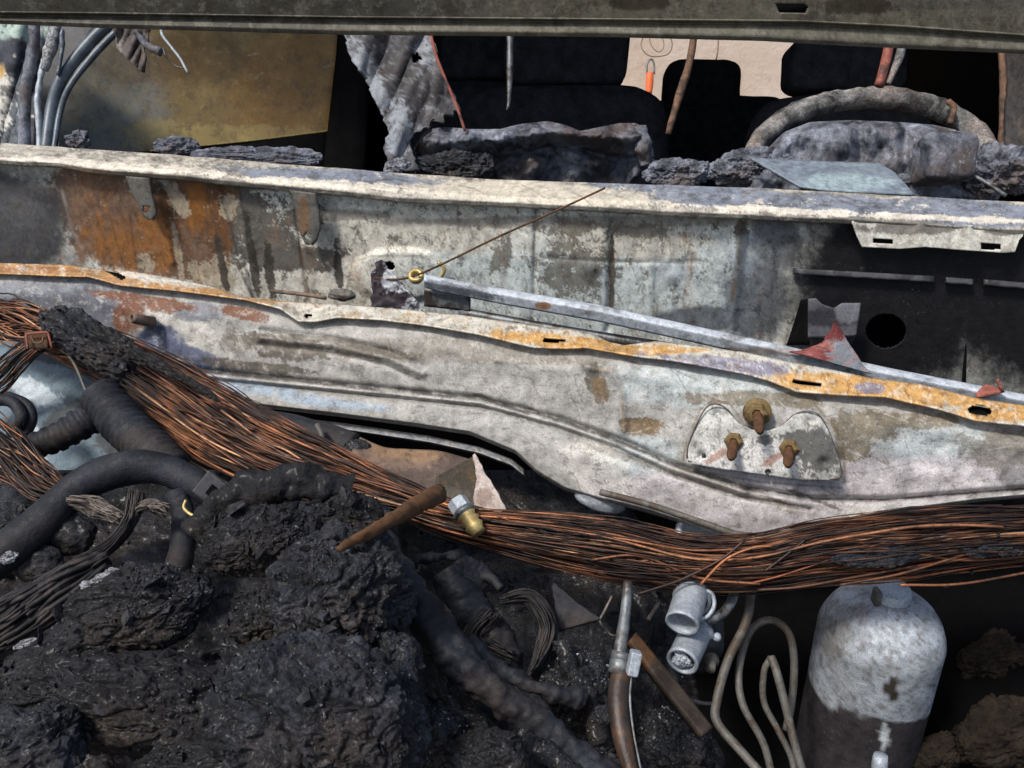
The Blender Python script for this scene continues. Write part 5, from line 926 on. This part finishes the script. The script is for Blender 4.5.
for pts, r_, mt, lab in (([(35, 20), (33, 50), (26, 90), (24, 150)], [5, 6, 5, 6], 'dash', 'dark crusted cable, leftmost of the three beside the door seal'), ([(58, 20), (50, 50), (44, 70)], [5, 6, 4], 'white_ash', 'short white-crusted cable at the top beside the door seal'), ([(44, 60), (38, 95), (39, 120), (40, 155)], [3, 3, 3, 3], 'alu', 'pale thin cable running down to the rail beside the door seal'), ([(62, 30), (62, 50), (58, 75)], [2, 2.4, 2], 'seal', 'thin bluish cable curving against the door seal'), ([(22, 95), (20, 130), (24, 155)], [4, 3, 4], 'seal', 'blue-grey crumpled ribbon low on the left pillar')):
    tag(tube('pillar_cable', [(x, y, 1.12) for x, y in pts], r_, M[mt], None, 10, 40, rough=.002, rfr=60), lab, 'cable', 'cables hanging on the left pillar')
rgp = lambda px, py, P: layers(px, py, P, (92, 84, 82), [((60, 52, 52), None, 40, .9, .2, .8), ((150, 146, 140), [(119, 45, 4, 14)], 40, .6, .15, .8)])
o = patch('hanging_rag', [(114, 26, 1.12), (117, 48, 1.12), (128, 60, 1.12), (142, 72, 1.12)], [(150, 26, 1.12), (150, 40, 1.12), (146, 52, 1.12), (144, 72, 1.12)], M['metal'], nu=30, nv=20, paint=rgp, relief=lambda x, y: crumple(x * 3, y * 3) * .5, jag=2, thick=.002); tag(o, 'torn dark rag of lining hanging by the top of the door seal', 'rag')
tag(tube('rag_roll', [(136, 32, 1.11), (148, 46, 1.11), (161, 52, 1.11)], [3, 4, 4], M['dash'], None, 10, 20, rough=.002), 'small rolled dark scrap hanging right of the torn rag', 'rag')
fc_ = tag(tube('dangling_cord', [(160, 24, 1.12), (163, 36, 1.12), (172, 48, 1.12), (181, 60, 1.12), (188, 73, 1.12)], [1.5, 1.4, 1.8, 1.5, 1], M['alu'], None, 8, 30, rough=.001), 'pale frayed cord dangling in front of the sooty window', 'cord')
tube('loose_strand', [(163, 48, 1.12), (167, 58, 1.12), (176, 66, 1.12), (184, 68, 1.12)], .9, M['steel'], fc_, 6, 20)

# ================================================================== CRUMBS AND FLAKES ON THE RUBBLE
def crumbs(name, label, srcs, n, size, mat, seed, region=None, up=.15, flat=.6, kind='stuff'):
    r = np.random.default_rng(seed); Ps = []; Ns = []
    for o in srcs:
        me = o.data; k = len(me.vertices); v = np.zeros(k * 3); me.vertices.foreach_get('co', v); nm = np.zeros(k * 3); me.vertices.foreach_get('normal', nm)
        Ps.append(v.reshape(-1, 3) + np.array(wpos(o))); Ns.append(nm.reshape(-1, 3))
    P = np.concatenate(Ps); N = np.concatenate(Ns); rel = P - O; t = rel @ Fv; x = 512 + FPX * (rel @ Rv) / t; y = 384 - FPX * (rel @ Uv) / t
    ok = (N[:, 2] > up) & ((N * rel).sum(1) < 0)
    if region: ok &= (x > region[0]) & (x < region[2]) & (y > region[1]) & (y < region[3])
    clus = fbm(P, 35, 3, seed) + r.normal(size=len(P)) * .15; ok &= clus > .05
    i = r.choice(np.nonzero(ok)[0], n); P = P[i]; N = N[i]
    b, f = ico(1); q = r.normal(size=(n, 3, 3)); q = np.linalg.qr(q)[0]; sc = size * np.exp(r.normal(size=n) * .45)
    sh_ = b[None] * (1 + .35 * r.normal(size=(n, len(b), 1))) * np.array([1, .8, flat])
    V = np.einsum('nvk,nkj->nvj', sh_, q) * sc[:, None, None] + (P + N * sc[:, None] * .2)[:, None]
    F = f[None] + (np.arange(n) * len(b))[:, None, None]
    return tag(mesh(name, V.reshape(-1, 3), F.reshape(-1, 3).astype(np.int32), mat, smooth=False), label, kind=kind)
lumps_ = [o for o in bpy.data.objects if o.name.startswith('charred_lump') and 'char' in o.data.materials[0].name]
tars_ = [o for o in bpy.data.objects if o.type == 'MESH' and (o.name.startswith('charred_debris_bed') or o.name.startswith('burnt_cable') or (o.name.startswith('charred_lump') and 'tar' in o.data.materials[0].name))]
hoses_ = [o for o in bpy.data.objects if o.name.startswith('crusted_hose') or o.name.startswith('charred_sleeve')]
M['crumb'] = mat_plain('char_crumb', (.016, .016, .018), .9, 0, 200, .6, spec=.2, alt=(.05, .05, .055))
M['crumb_ash'] = mat_plain('ash_crumb', (.10, .105, .12), .9, 0, 200, .6, spec=.2, alt=(.03, .03, .033))
M['glint'] = mat_plain('glassy_flake', (.35, .38, .43), .15, .3, 200, .3)  # pale shiny specks that imitate glints on the tar
crumbs('char_crumbs', 'loose black crumbs of char scattered over the rubble heap', lumps_ + hoses_ + tars_, 4500, .0006, M['crumb'], 1)
crumbs('char_flakes', 'thin curled flakes of char lying over the rubble and tarred debris', lumps_ + tars_ + hoses_, 420, .0022, M['crumb'], 4, flat=.18)
wires_ = [o for o in bpy.data.objects if o.name.startswith('wire') and o.parent and o.parent.name == 'wiring_harness']
crumbs('insulation_flakes', 'crumbs of burnt insulation clinging between the copper wires', wires_, 900, .0007, M['crumb'], 6)
crumbs('ash_crumbs', 'fine grey ash crumbs dusting the rubble heap', lumps_ + hoses_, 2600, .00032, M['crumb_ash'], 2)
crumbs('glint_specks', 'tiny bright specks added as glints on the tar-black debris', tars_, 300, .0005, M['glint'], 3, (400, 640, 700, 790))
